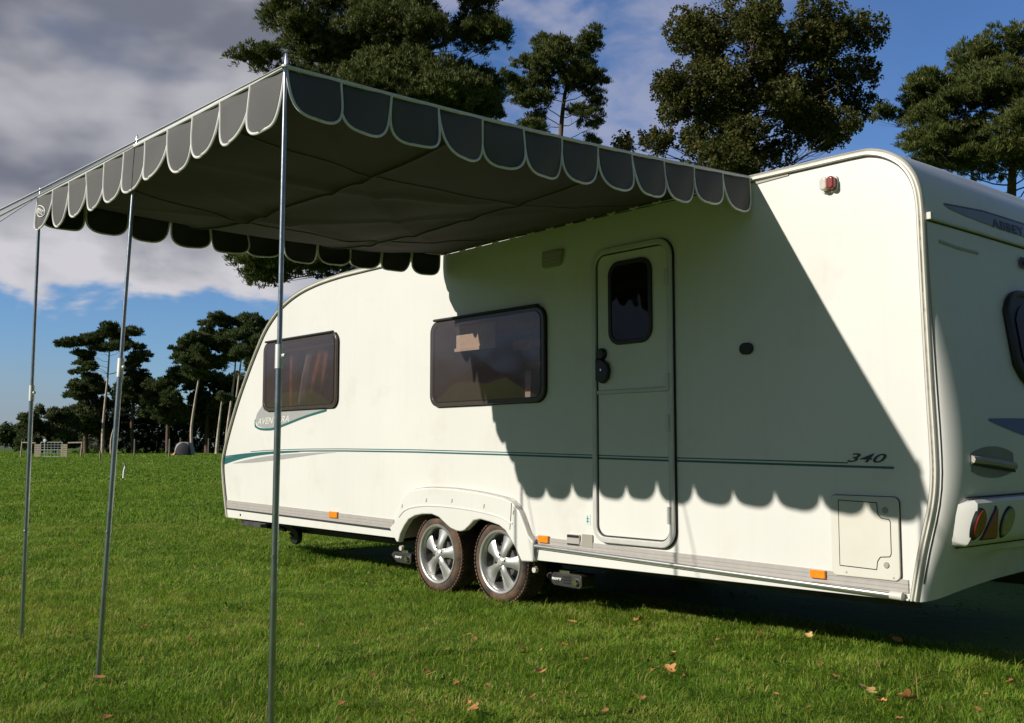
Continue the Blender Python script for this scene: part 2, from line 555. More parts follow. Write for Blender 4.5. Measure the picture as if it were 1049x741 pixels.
# grass blades: one mass nobody could count
def grass(bands):
    V = []; T = []
    for (d0, d1, dens, hmin, hmax, wid) in bands:
        tl = -.56; tr = .56; mar = 1.4
        area = (tr - tl) / 2 * (d1 * d1 - d0 * d0) + 2 * mar * (d1 - d0)
        n = int(area * dens)
        d = np.sqrt(rng.uniform(d0 * d0, d1 * d1, n))
        u = rng.uniform(-1, 1, n)
        x = u * (.56 * d + mar)
        # drop the blades under the middle of the caravan
        lx = (x - 1.9182) * .6587 + (d - 4.6032) * -.7524
        ly = (x - 1.9182) * .7524 + (d - 4.6032) * .6587
        keep = ~((ly > .9) & (lx > -6.8) & (lx < .2) & (ly < 3.6))
        x = x[keep]; d = d[keep]; n = len(x)
        clump = .5 + .5 * np.sin(x * 2.1 + 1.3 * np.sin(d * 1.7)) * np.sin(d * 2.6 + 1.1 * np.sin(x * 2.3))
        clump = .6 * clump + .4 * (.5 + .5 * np.sin(x * 7.3 + 2 * np.sin(d * 5.1)) * np.sin(d * 8.2))
        h = rng.uniform(hmin, hmax, n) * (.40 + 1.05 * clump)
        tall = rng.random(n) > .985
        h[tall] *= 1.9
        swirl = 3.1 * np.sin(x * 3.7 + 2.2 * np.sin(d * 2.9)) + 2.7 * np.sin(d * 4.3 + 1.7 * np.sin(x * 5.1))
        a = np.where(rng.random(n) < .6, swirl + rng.normal(0, .5, n), rng.uniform(0, 2 * np.pi, n))
        lean = rng.uniform(.15, 2.0, n) ** 1.1 * h
        bx = np.cos(a) * lean; by = np.sin(a) * lean
        wa = a + np.pi / 2 + rng.uniform(-.6, .6, n)
        wx = np.cos(wa) * wid * rng.uniform(.6, 1.3, n); wy = np.sin(wa) * wid
        z0 = np.full(n, -.004)
        p = np.zeros((n, 5, 3), np.float32)
        p[:, 0] = np.stack([x - wx, d - wy, z0], 1); p[:, 1] = np.stack([x + wx, d + wy, z0], 1)
        mx = x + bx * .35; my = d + by * .35; mz = h * .62
        p[:, 2] = np.stack([mx + wx * .8, my + wy * .8, mz], 1); p[:, 3] = np.stack([mx - wx * .8, my - wy * .8, mz], 1)
        p[:, 4] = np.stack([x + bx, d + by, h], 1)
        V.append(p.reshape(-1, 3))
        t = rng.normal(.50, .16, n) + (clump - .5) * -.16 - .10 * min(1, max(0, (d0 - 5) / 12))
        dead = rng.random(n) > (.94 if d0 < 14 else .985)
        t[dead] = rng.uniform(.86, 1., dead.sum())
        T.append(np.repeat(t, 5))
    # broad leaved weeds and clover lying in patches between the blades
    for k_ in range(150):
        d = math.sqrt(rng.uniform(2.6 ** 2, 11 ** 2)); x0 = rng.uniform(-1, 1) * (.56 * d + .8)
        m = int(rng.integers(30, 130)); sp = rng.uniform(.06, .28)
        x = x0 + rng.normal(0, sp, m); y = d + rng.normal(0, sp, m); z = rng.uniform(.015, .042, m)
        a = rng.uniform(0, 6.283, m); r = rng.uniform(.006, .014, m); w2 = r * rng.uniform(.5, .9, m)
        tx = rng.normal(0, .35, m) * r
        p = np.zeros((m, 5, 3), np.float32); ca, sa = np.cos(a), np.sin(a)
        p[:, 0] = np.stack([x - ca * r, y - sa * r, z - tx], 1)
        p[:, 1] = np.stack([x - sa * w2, y + ca * w2, z + .2 * r], 1) 
        p[:, 2] = np.stack([x + ca * r * .6 - sa * w2 * .7, y + sa * r * .6 + ca * w2 * .7, z + tx * .6], 1)
        p[:, 3] = np.stack([x + ca * r * .3 + sa * w2, y + sa * r * .3 - ca * w2, z + tx * .3], 1)
        p[:, 4] = np.stack([x + ca * r * 1.1, y + sa * r * 1.1, z + tx], 1)
        V.append(p.reshape(-1, 3)); T.append(np.repeat(rng.normal(.12, .1, m), 5))
    V = np.concatenate(V); T = np.concatenate(T).astype(np.float32)
    n = len(V) // 5
    me = bpy.data.meshes.new('grass')
    me.vertices.add(len(V)); me.vertices.foreach_set('co', V.ravel())
    b = (np.arange(n) * 5)[:, None]
    loops = np.concatenate([b + np.array([[0, 1, 2, 3]]), b + np.array([[3, 2, 4]])], 1).ravel().astype(np.int32)
    me.loops.add(len(loops)); me.loops.foreach_set('vertex_index', loops)
    st = (np.arange(n) * 7)[:, None] + np.array([[0, 4]])
    me.polygons.add(2 * n); me.polygons.foreach_set('loop_start', st.ravel().astype(np.int32))
    me.update(calc_edges=True)
    at = me.attributes.new('tint', 'FLOAT', 'POINT'); at.data.foreach_set('value', T)
    return me
M['grass'] = leaf_mat('grass_blades', [(0., (.044, .108, .012)), (.28, (.125, .250, .018)), (.52, (.235, .365, .034)), (.76, (.36, .40, .065)), (.95, (.58, .44, .18))], .50, noise=[(.45, .60), (2.2, .62)])
gme = grass([(1.8, 4.2, 9000, .012, .040, .0017), (4.2, 7.5, 5600, .014, .042, .0020), (7.5, 14, 1800, .018, .046, .0032), (14, 30, 360, .028, .060, .0068), (30, 60, 60, .035, .075, .016), (60, 115, 10, .04, .09, .035), (115, 215, 2.2, .05, .10, .10)])
grass_o = newobj('grass', gme, M['grass'])
tag(grass_o, 'short mown grass blades covering the pitch', 'grass', kind='stuff')

# ------------------------------------------------------------------ CARAVAN
ORG = Vector((1.9182, 4.6032, 0)); RZ = -R(41.2 + 7.6)
RZ = math.atan2(-.7524, .6587)
car = empty('caravan', ORG, RZ, 'white touring caravan with smoked windows, teal stripe and twin alloy wheels', 'caravan')
CW = Matrix.Translation(ORG) @ Matrix.Rotation(RZ, 4, 'Z')
W = 2.2
prof = [(-.127, .337), (-.083, .553), (-.030, .76), (-.012, .90), (-.012, 1.061), (-.019, 1.289), (-.028, 1.65), (-.034, 1.98), (-.036, 2.12),
        (-.046, 2.22), (-.073, 2.30), (-.124, 2.372), (-.20, 2.428), (-.28, 2.459), (-.36, 2.468), (-.6, 2.470), (-1.2, 2.472), (-2.0, 2.474), (-3., 2.476), (-4., 2.476), (-4.9, 2.474), (-5.15, 2.468),
        (-5.42, 2.452), (-5.70, 2.415), (-5.94, 2.355), (-6.14, 2.272), (-6.36, 2.125), (-6.55, 1.92), (-6.72, 1.71), (-6.88, 1.49), (-7.02, 1.26), (-7.115, 1.08), (-7.165, .95), (-7.178, .86), (-7.165, .76), (-7.12, .58), (-7.055, .372)]
PROF = catmull(prof, 4)
def rear_bulge(z):
    def s(a, b, t): t = min(1, max(0, (t - a) / (b - a))); return t * t * (3 - 2 * t)
    return (.05 + .02 * s(2.05, 1.0, z)) * s(2.5, 2.0, z) * (.25 + .75 * s(.3, .62, z)), .070 * s(2.1, 1.0, z) * (.7 + .3 * s(.3, .7, z))
def rear_off(z, y):
    u = abs(1 - 2 * y / W)
    b1, b2 = rear_bulge(z)
    return b1 * (1 - u ** 2) + b2 * math.sqrt(max(0, 1 - max(0, 1 - min(y, W - y) / .16) ** 2))
def bump_x(z, y): return rear_x(z, min(max(y, .18), W - .18))
def rear_x(z, y):
    zz = [p for p in PROF if p[0] > -.2 and p[1] < 2.4]
    x = np.interp(z, [p[1] for p in zz], [p[0] for p in zz])
    return float(x) + rear_off(z, y)
YS = [0, .003, .008, .015, .024, .035, .048, .063, .08, .1, .128, .16, .22, .3, .45, .65, .9, 1.1]
YS = YS + [W - y for y in YS[-2::-1]]
bv = []; bf = []
k = len(PROF)
for y in YS:
    u = abs(1 - 2 * y / W)
    for (x, z) in PROF:
        xx = x
        zz = z
        if x > -.5: xx = x + rear_off(z, y) + (.0 if z < 2.3 else 0)
        if x < -5.5: xx = x - .10 * (1 - u ** 3) - .03 * (1 - u ** 12)
        if z > 2.38: zz = z + .012 * (1 - u ** 2)
        if z < .5 and x > -.5: zz = z + .07 * (1 - u ** 2)
        bv.append((xx, y, zz))
for i in range(len(YS) - 1):
    for j in range(k):
        j2 = (j + 1) % k
        bf.append((i * k + j, i * k + j2, (i + 1) * k + j2, (i + 1) * k + j))
bf.append(tuple(range(k)))
bf.append(tuple(range((len(YS) - 1) * k, len(YS) * k)))
bmb = MB(); bmb.add(bv, bf)
body = newobj('body', bmb.mesh('body'), [M['white'], M['interior']], car)

W1 = (-6.345, 1.362, -5.075, 1.985)
W2 = (-3.790, 1.325, -2.572, 1.942)
DW = (-2.012, 1.638, -1.668, 2.140)
cut = MB()
for (x0, z0, x1, z1), dep in ((W1, .75), (W2, .85), (DW, .5)):
    cut.prism(rrect(x0 + .03, z0 + .03, x1 - .03, z1 - .03, .05), -.1, dep)
cut.box((-4.14, -.1, .1), (-2.80, .36, .575))
cme = cut.mesh('cutter')
cuto = newobj('cutter', cme, M['interior'])
bo = body.modifiers.new('cut', 'BOOLEAN')
bo.operation = 'DIFFERENCE'; bo.solver = 'EXACT'; bo.object = cuto; bo.material_mode = 'TRANSFER'
cuto.parent = car
bpy.context.view_layer.update()
dg = bpy.context.evaluated_depsgraph_get()
nm = bpy.data.meshes.new_from_object(body.evaluated_get(dg), depsgraph=dg)
body.modifiers.clear()
body.data = nm
bpy.data.objects.remove(cuto)
nm.polygons.foreach_set('use_smooth', [True] * len(nm.polygons))
nm.set_sharp_from_angle(angle=R(32))
bm = bmesh.new(); bm.from_mesh(nm)
for e in bm.edges:
    if len(e.link_faces) == 2:
        a_, b_ = (abs(f.normal.y) > .9995 for f in e.link_faces)
        if a_ != b_: e.smooth = False
bm.to_mesh(nm); bm.free()

# trim rail swept round the side profile
def sweep(path, cs):
    n = len(path); m = len(cs); vs = []; fs = []
    for i in range(n):
        a = Vector(path[max(i - 1, 0)]); b = Vector(path[min(i + 1, n - 1)])
        t = (b - a).normalized(); nrm = Vector((-t.y, t.x))      # inward for this winding
        for (q, y) in cs:
            vs.append((path[i][0] + nrm.x * q, y, path[i][1] + nrm.y * q))
    for i in range(n - 1):
        for j in range(m):
            j2 = (j + 1) % m
            fs.append((i * m + j, i * m + j2, (i + 1) * m + j2, (i + 1) * m + j))
    fs.append(tuple(range(m))); fs.append(tuple((n - 1) * m + j for j in range(m)))
    return vs, fs
cs = [(-.001, .010), (-.002, -.002), (.001, -.012), (.006, -.019), (.010, -.012), (.014, -.010), (.019, -.012), (.022, -.021), (.030, -.022), (.034, -.014), (.036, .004)]
MB().add(*sweep(PROF, cs)).build('edge_rail', M['trim'], car, smooth=50)
MB().add(*sweep(PROF, [(.0362, .004), (.0362, -.006), (.0398, -.006), (.0398, .004)])).build('rail_seal', M['seal'], car)
far_cs = [(-.006, W - .05), (-.006, W + .018), (.034, W + .018), (.034, W - .004)]
MB().add(*sweep(PROF, far_cs)).build('edge_rail', M['trim'], car)

# lower band, bright rail and white sill
def strip(pts, y0, y1, name, m, bev=.003):
    return MB().prism(pts, y0, y1).build(name, M[m], car, bevel=bev)
def wz(x, rear, front):                      # straight line between the two ends
    t = (x + .2) / (-7.0 + .2)
    return rear + (front - rear) * t
def xs_strip(x0, x1, lo, hi, y0, y1, name, m, bev=.002):
    pts = [(x0, wz(x0, *lo)), (x1, wz(x1, *lo)), (x1, wz(x1, *hi)), (x0, wz(x0, *hi))]
    return strip(pts, y0, y1, name, m, bev)
BT = (.432, .532); BB = (.372, .456)
for (x0, x1) in ((-7.06, -4.26), (-2.68, -.17)):
    xs_strip(x0, x1, BB, BT, -.007, .004, 'lower_band', 'band')
    q = MB()
    for f in (.35, .68):
        a = wz(x0, *BB) + (wz(x0, *BT) - wz(x0, *BB)) * f; b = wz(x1, *BB) + (wz(x1, *BT) - wz(x1, *BB)) * f
        q.tube([(x0, -.0075, a), (x1, -.0075, b)], .0028, 6)
    q.build('band_bead', M['band'], car)
# bright rail
xs_strip(-7.055, -4.24, (.352, .444), (.368, .456), -.014, .002, 'sill_rail', 'seal')
q = MB(); q.tube([(-2.66, -.020, .408), (-.235, -.020, .357)], .0145, 12)
q.build('sill_rail', M['alu'], car)
MB().tube([(-.25, -.020, .3575), (-.19, -.020, .356)], .019, 12).build('rail_end_cap', M['trim'], car)
xs_strip(-7.05, -4.17, (.337, .369), (.351, .443), -.010, .02, 'sill', 'white', .003)
q = MB().prism([(-2.67, .318), (-.17, .337), (-.17, .346), (-2.67, .388)], -.010, .02)
q.build('sill', M['white'], car, bevel=.003)
MB().box((-2.67, -.004, .386), (-.2, .001, .396)).build('sill_shadow_gap', M['seal'], car) if False else None
MB().lathe([(0, -.013), (.011, -.013), (.011, -.009)], (-6.76, 0, .405), 12).build('jack_hole', M['black'], car)

# wheel spat
spat_o = [(-4.176, .335), (-4.268, .430), (-4.205, .472), (-4.150, .575), (-4.100, .662), (-4.02, .715), (-3.90, .736), (-3.767, .746), (-3.486, .746), (-3.194, .728), (-2.96, .702), (-2.87, .680), (-2.80, .625), (-2.755, .555), (-2.715, .482), (-2.662, .436), (-2.662, .309)]
open_p = [(-2.777, .303), (-2.815, .360), (-2.871, .425), (-2.935, .490), (-3.00, .520), (-3.10, .538), (-3.193, .549), (-3.262, .537), (-3.31, .500), (-3.363, .465), (-3.41, .455), (-3.456, .457), (-3.525, .473), (-3.60, .510), (-3.655, .540), (-3.74, .557), (-3.85, .552), (-3.942, .536), (-4.02, .505), (-4.075, .455), (-4.123, .395), (-4.150, .329)]
sp = MB().prism(spat_o + open_p, -.042, .012).build('wheel_spat', M['white'], car, bevel=.012, seg=3)
crease = [(-4.14, .52), (-4.06, .575), (-3.92, .605), (-3.75, .618), (-3.5, .618), (-3.25, .606), (-3.0, .578), (-2.86, .540)]
MB().tube([(x, -.040, z) for x, z in catmull(crease, 4)], .008, 8).build('spat_crease', M['white'], sp)
MB().tube([(x, -.0005, z + .003) for x, z in catmull(spat_o[2:16], 3)], .0035, 6).build('spat_seal', M['band'], sp)
q = MB(); q.tube([(-2.868, -.043, .672), (-2.873, -.0435, .60), (-2.885, -.043, .50)], .0022, 6); q.build('spat_joint', M['seal'], sp)
for x, z in ((-4.10, .60), (-3.80, .655), (-3.50, .662), (-3.15, .64), (-2.85, .612)):
    MB().prism([(x - .008, z - .013), (x + .002, z - .013), (x + .008, z + .013), (x - .001, z + .013)], -.0445, -.040).build('spat_clip', M['band'], sp)
MB().tube([(-2.664, -.012, .45), (-2.652, -.03, .40), (-2.668, -.02, .31), (-2.690, -.01, .27)], .004, 6).build('spat_strap', M['seal'], sp)
MB().lathe([(0, -.02), (.018, -.02), (.022, 0), (0, .004)], (-2.69, .01, .255), 12).build('bump_stop', M['lens'], sp)
MB().lathe([(0, -.02), (.018, -.02), (.022, 0), (0, .004)], (-4.165, .01, .285), 12).build('bump_stop', M['lens'], sp)
# inner wheel well lining
MB().box((-4.13, .35, .12), (-2.81, .357, .57)).build('wheel_well', M['black'], car, bevel=0)

def wheel(cx, a0):
    c = (cx, .03, .272)
    wh = MB()
    rt = .275
    tp = [(.205, .000), (.214, -.006), (.228, -.010), (.245, -.008), (.260, .004), (.270, .018), (rt, .034), (rt, .155), (.268, .17), (.245, .185), (.205, .18)]
    ty = MB()
    ty.lathe(tp, c, 64)
    for i in range(64):
        w0 = 2 * math.pi * i / 64
        for yy, sh in ((.018, 0), (.062, .03), (.106, .06), (.148, .02)):
            w = w0 + sh
            ca, sa = math.cos(w), math.sin(w)
            t = Vector((-sa, 0, ca)); r = Vector((ca, 0, sa))
            b = Vector(c) + Vector((0, yy, 0))
            vs = []
            for rr in (.268, .279):
                for dt, dy in ((-.009, -.016), (.009, -.016), (.009, .016), (-.009, .016)):
                    vs.append(b + r * rr + t * dt + Vector((0, dy, 0)))
            ty.add(vs, [(4, 5, 6, 7), (0, 1, 5, 4), (1, 2, 6, 5), (2, 3, 7, 6), (3, 0, 4, 7)])
    root = bpy.data.objects.new('wheel', None); COL.objects.link(root); root.parent = car
    ty.build('tyre', M['tyre'], root, smooth=35)
    rm = MB()
    rm.lathe([(.209, .004), (.212, -.006), (.208, -.012), (.198, -.012), (.191, -.006), (.186, .010), (.180, .030), (.178, .10)], c, 64)
    # five curved spokes
    for s_ in range(5):
        w0 = a0 + 2 * math.pi * s_ / 5
        ax = Vector((math.cos(w0), 0, math.sin(w0))); tx = Vector((-math.sin(w0), 0, math.cos(w0)))
        rs = [.028, .05, .08, .115, .15, .183]
        hwv = [.032, .031, .032, .040, .052, .064]
        yv = [.004, .000, .003, .012, .020, .026]
        vs = []
        for r_, h_, y_ in zip(rs, hwv, yv):
            for tt, dy in ((-1, .012), (-.62, .001), (0, -.004), (.62, .001), (1, .012)):
                vs.append(Vector(c) + ax * r_ + tx * (tt * h_) + Vector((0, y_ + dy, 0)))
            for tt in (1, -1):
                vs.append(Vector(c) + ax * r_ + tx * (tt * h_ * .8) + Vector((0, y_ + .045, 0)))
        fs = []
        for i in range(len(rs) - 1):
            for j in range(7):
                j2 = (j + 1) % 7
                fs.append((i * 7 + j, i * 7 + j2, (i + 1) * 7 + j2, (i + 1) * 7 + j))
        rm.add(vs, fs)
    rm.lathe([(0, -.004), (.022, -.004), (.027, -.001), (.034, .004), (.05, .006), (.052, .03)], c, 32)
    rm.build('rim', M['rim'], root, smooth=45)
    dk = MB(); dk.lathe([(0, .075), (.16, .075), (.181, .03)], c, 40)
    dk.lathe([(.0, .04), (.11, .04), (.115, .07)], c, 32)
    dk.build('wheel_barrel', M['rimdark'], root)
    MB().lathe([(0, -.0065), (.016, -.0065), (.021, -.004)], c, 24).build('centre_cap', M['band'], root)
    for s_ in range(4):
        w0 = a0 + .5 + math.pi / 2 * s_
        p = (c[0] + .046 * math.cos(w0), c[1] - .001, c[2] + .046 * math.sin(w0))
        MB().lathe([(0, -.002), (.0075, -.002), (.009, .006)], p, 10).build('wheel_bolt', M['black'], root)
    return root
wheel(-3.065, R(72)); wheel(-3.756, R(80))

# far side wheels and chassis, dim under the floor
q = MB()
for cx in (-3.065, -3.756):
    q.lathe([(.18, 0), (.275, .02), (.275, .16), (.18, .18)], (cx, W - .22, .272), 32)
    q.lathe([(0, 0.02), (.18, .03)], (cx, W - .22, .272), 24)
q.build('far_tyre', M['tyre'], car)
q = MB()
for yy in (.42, W - .46):
    q.box((-7.6, yy, .24), (-.35, yy + .04, .335))
for xx in (-3.065, -3.756):
    q.tube([(xx, .2, .272), (xx, W - .2, .272)], .035, 10)
q.box((-7.6, .42, .26), (-7.5, W - .42, .33)); q.box((-1.0, .42, .26), (-.94, W - .42, .33))
q.build('chassis', M['chassis'], car, bevel=.004)
q = MB(); q.prism([(-6.9, .352), (-4.2, .334), (-4.2, .330), (-6.9, .348)], .05, W - .05); q.prism([(-2.66, .328), (-.3, .333), (-.3, .329), (-2.66, .324)], .05, W - .05)
q.build('floor_pan', M['black'], car)
q = MB(); q.tube([(-6.62, .22, .31), (-6.38, .20, .295), (-6.28, .20, .285)], .020, 6); q.box((-6.69, .16, .285), (-6.56, .28, .312))
q.build('corner_steady', M['black'], car, label='black front corner steady folded up under the nose')
# jockey wheel under the nose
q = MB(); q.lathe([(0, -.026), (.05, -.028), (.075, -.024), (.082, 0), (.075, .024), (.05, .028), (0, .026)], (-6.37, .36, .215), 24)
jw = q.build('jockey_wheel', M['black'], car)
MB().tube([(-6.435, .36, .36), (-6.435, .36, .235), (-6.40, .36, .215)], .014, 8).build('wheel_fork', M['chassis'], jw)
MB().tube([(-6.435, .325, .235), (-6.38, .322, .21)], .009, 6).build('axle_nut', M['chrome'], jw)
# motor movers behind and ahead of the wheels
def mover(x0, x1, z0, z1, flip):
    pts = [(x0, z0 + .045), (x0 + .07, z0 + .0), (x1 - .02, z0 - .005), (x1, z0 + .01), (x1, z1 - .012), (x1 - .015, z1), (x0 + .03, z1), (x0, z1 - .02)]
    mv = MB().prism(pts, .10, .22).build('motor_mover', M['mover'], car, bevel=.006)
    q = MB()
    for f in (.3, .52, .74):
        zz = z0 + (z1 - z0) * f
        q.box((x0 + .16, .0955, zz - .004), (x1 - .10, .101, zz + .004))
    q.build('casing_rib', M['black'], mv)
    q = MB(); q.lathe([(0, -.02), (.018, -.02), (.022, 0)], (x1 - .045, .10, (z0 + z1) / 2 - .005), 14); q.build('drive_cap', M['chrome'], mv)
    t = text_mesh('maker_lettering', 'mover', .032, .0, .0008, (1.0, .9), 1., .0012)
    o = newobj('maker_lettering', t, M['ball'], mv); o.location = (x0 + .055, .0975, (z0 + z1) / 2 - .005); o.rotation_euler = (R(90), 0, 0)
    MB().box((x0 + .10, .12, z1 - .004), (x0 + .19, .18, z1 + .016)).build('mover_bracket', M['chrome'], mv, bevel=.003)
mover(-2.69, -2.37, .158, .240, False)
mover(-4.44, -4.18, .158, .236, True)

# windows: smoked, slightly bowed pane in a dark frame, cabin behind it
def window(x0, z0, x1, z1, r, blind, curtains, y_out=-.028):
    root = bpy.data.objects.new('window', None); COL.objects.link(root); root.parent = car
    # rubber seal on the wall
    MB().ring(rrect(x0 - .006, z0 - .006, x1 + .006, z1 + .006, r + .006), rrect(x0 + .03, z0 + .03, x1 - .03, z1 - .03, r - .025), -.006, .002).build('seal', M['seal'], root)
    q = MB(); q.ring(rrect(x0, z0, x1, z1, r), rrect(x0 + .034, z0 + .034, x1 - .034, z1 - .034, r - .03), y_out, -.007)
    q.build('frame', M['bronze'], root, bevel=.007, seg=2)
    # bowed pane: grid clipped to the rounded rectangle by scaling rings inward
    base = rrect(x0 + .030, z0 + .030, x1 - .030, z1 - .030, r - .026, 6)
    cx, cz = (x0 + x1) / 2, (z0 + z1) / 2
    vs = []; fs = []; n = len(base); rings = (1., .93, .8, .6, .35)
    for f in rings:
        for (x, z) in base:
            px, pz = cx + (x - cx) * f, cz + (z - cz) * f
            u = (px - cx) / (x1 - cx); v = (pz - cz) / (z1 - cz)
            vs.append((px, y_out - .004 - .020 * (1 - u ** 2) * (1 - v ** 4), pz))
    vs.append((cx, y_out - .024, cz))
    for a in range(len(rings) - 1):
        for i in range(n):
            j = (i + 1) % n
            fs.append((a * n + i, a * n + j, (a + 1) * n + j, (a + 1) * n + i))
    for i in range(n):
        fs.append(((len(rings) - 1) * n + i, (len(rings) - 1) * n + (i + 1) % n, len(vs) - 1))
    MB().add(vs, fs).build('pane', M['pane'], root, smooth=60)
    q = MB(); q.tube([(x0 + .06, -.034, z1 + .006), (x1 - .05, -.034, z1 + .006)], .013, 8, flat=.8)
    q.build('top_hinge', M['seal'], root)
    # cabin contents
    if blind:
        bx0, bz0, bx1, bz1 = blind
        bl = MB().box((bx0, .10, bz0), (bx1, .112, bz1)).build('roller_blind', M['blind'], root)
    for (xa, xb, tilt, mname) in curtains:
        n_ = 14; vs = []; fs = []
        for i in range(n_ + 1):
            t = i / n_; x = xa + (xb - xa) * t; y = .17 + .025 * math.sin(t * 20)
            vs += [(x + tilt, y, z1 - .01), (x + tilt * .4, y * .98, (z0 + z1) / 2), (x, y, z0 + .02)]
        for i in range(n_):
            b = i * 3
            fs += [(b, b + 3, b + 4, b + 1), (b + 1, b + 4, b + 5, b + 2)]
        MB().add(vs, fs).build('curtain', M[mname], root, smooth=60)
    return root
w1 = window(*W1, .085, None, [(-6.17, -6.10, .0, 'wood'), (-5.86, -5.76, .22, 'wood'), (-5.66, -5.57, .12, 'wood'), (-6.05, -5.9, .2, 'cloth'), (-5.50, -5.12, .28, 'cloth')])
MB().box((-6.25, .10, 1.905), (-5.15, .115, 1.925)).build('blind_bar', M['blind'], w1)
w2 = window(*W2, .085, (-3.64, 1.735, -3.20, 1.89), [(-2.92, -2.70, .04, 'cloth')])
q = MB(); q.box((-3.02, .10, 1.69), (-2.62, .13, 1.755)); q.box((-2.87, .09, 1.55), (-2.63, .11, 1.60)); q.build('shelf', M['wood'], w2, bevel=.004)
q = MB(); q.box((-3.45, .6, 1.36), (-2.85, .62, 1.60)); q.build('far_window', M['cloth'], w2)
for z in (1.735, 1.895):
    MB().box((-3.65, .09, z - .012), (-3.19, .10, z + .012)).build('blind_bar', M['blind'], w2)

# entrance door
dr = bpy.data.objects.new('door', None); COL.objects.link(dr); dr.parent = car
DX0, DZ0, DX1, DZ1 = -2.150, .470, -1.520, 2.232
rr_ = (.10, .10, .11, .11)
MB().ring(rrect(DX0 - .004, DZ0 - .004, DX1 + .006, DZ1 + .004, tuple(r + .004 for r in rr_)), rrect(DX0 + .03, DZ0 + .03, DX1 - .03, DZ1 - .03, tuple(r - .028 for r in rr_)), -.008, .001).build('door_seal', M['seal'], dr)
q = MB(); q.ring(rrect(DX0, DZ0, DX1, DZ1, rr_), rrect(DX0 + .036, DZ0 + .036, DX1 - .036, DZ1 - .036, tuple(r - .034 for r in rr_)), -.028, -.0085)
q.build('door_frame', M['frame_grey'], dr, bevel=.008, seg=3)
MB().ring(rrect(DX0 + .0365, DZ0 + .0365, DX1 - .0365, DZ1 - .0365, .068), rrect(DX0 + .042, DZ0 + .042, DX1 - .042, DZ1 - .042, .063), -.016, -.002).build('door_gap', M['seal'], dr)
def ring_panel(z0, z1, radii, hole=None):
    out = rrect(DX0 + .043, z0, DX1 - .043, z1, radii)
    q = MB()
    if hole:
        inn = rrect(*hole, .055)
        q.ring(out, inn, -.013, -.001)
    else:
        q.prism(out, -.013, -.001)
    return q.build('door_panel', M['white'], dr, bevel=.003)
DIV = 1.362
ring_panel(DIV + .012, DZ1 - .043, (.004, .004, .062, .062), (DW[0] + .03, DW[1] + .03, DW[2] - .03, DW[3] - .03))
ring_panel(DZ0 + .043, DIV - .012, (.062, .062, .004, .004))
MB().box((DX0 + .038, -.021, DIV - .012), (DX1 - .038, -.004, DIV + .012)).build('door_divider', M['frame_grey'], dr, bevel=.004)
dw = MB().ring(rrect(*DW, .085), rrect(DW[0] + .028, DW[1] + .028, DW[2] - .028, DW[3] - .028, .06), -.026, -.012).build('door_window', M['black'], dr, bevel=.005)
vs = rrect(DW[0] + .026, DW[1] + .026, DW[2] - .026, DW[3] - .026, .058)
MB().prism(vs, -.020, -.016).build('pane', M['dark_pane'], dw)
q = MB(); q.tube([(-1.93, .10, 1.69), (-1.85, .12, 1.685), (-1.75, .10, 1.70), (-1.73, .10, 1.80)], .008, 6); q.box((-1.865, .2, 1.72), (-1.835, .22, 1.83))
q.build('cabin_fitting', M['wood'], dw)
lk = MB().prism([(-2.104, 1.435), (-2.05, 1.412), (-2.010, 1.44), (-1.997, 1.49), (-2.012, 1.535), (-2.055, 1.56), (-2.104, 1.56)], -.045, -.012).build('door_handle', M['black'], dr, bevel=.008, seg=3)
MB().lathe([(0, -.040), (.028, -.040), (.036, -.030), (.036, -.012)], (-2.068, 0, 1.592), 20).build('door_lock', M['black'], dr)
MB().lathe([(0, -.050), (.007, -.050), (.008, -.044)], (-2.052, 0, 1.495), 12).build('key_cylinder', M['chrome'], lk)
for z in (2.0, 1.40, 1.17, .655):
    MB().box((DX1 - .045, -.036, z - .048), (DX1 - .022, -.024, z + .048)).build('hinge', M['frame_grey'], dr, bevel=.003)

# small fittings on the wall
vt = MB().prism([(-2.592, 2.195), (-2.575, 2.18), (-2.45, 2.182), (-2.425, 2.195), (-2.41, 2.25), (-2.405, 2.285), (-2.592, 2.29)], -.03, .0).build('awning_lamp', M['vent'], car, bevel=.010, seg=3)
q = MB()
for z in (2.21, 2.232, 2.254): q.box((-2.565, -.0325, z - .003), (-2.45, -.028, z + .003))
q.build('lamp_grille', M['band'], vt)
MB().prism([(-.97, 2.437), (-.75, 2.437), (-.752, 2.425), (-.955, 2.418)], -.006, .001).build('rail_strip', M['vent'], car)  # thin beige-brown strip just below the rail
MB().prism(rrect(-1.072, 1.520, -.988, 1.582, .030), -.018, .0).build('key_cover', M['black'], car, bevel=.006)
rm_ = MB().prism(rrect(-.560, 2.288, -.470, 2.372, .022), -.012, .0).build('marker_light', M['trim'], car, bevel=.004)
MB().prism(rrect(-.552, 2.298, -.510, 2.364, .018), -.048, -.012).build('front_lens', M['lens'], rm_, bevel=.010, seg=3)
MB().prism(rrect(-.512, 2.298, -.474, 2.364, .018), -.046, -.012).build('rear_lens', M['red'], rm_, bevel=.010, seg=3)
for x0, x1, z0, z1 in ((-5.172, -5.045, .462, .512), (-2.640, -2.548, .434, .478), (-.672, -.588, .397, .437)):
    o = MB().box((x0, -.022, z0), (x1, -.005, z1)).build('side_reflector', M['orange'], car, bevel=.004)
so = MB().prism(rrect(-2.386, .434, -2.276, .502, .006), -.012, .0).build('socket_cover', M['band'], car, bevel=.003)
q = MB(); q.box((-2.382, -.0135, .482), (-2.28, -.0125, .498)); q.box((-2.382, -.0135, .437), (-2.28, -.0125, .446)); q.build('socket_slot', M['black'], so)
MB().prism(rrect(-2.258, .432, -2.168, .508, .005), -.010, .0).build('blank_plate', M['vent'], car, bevel=.002)
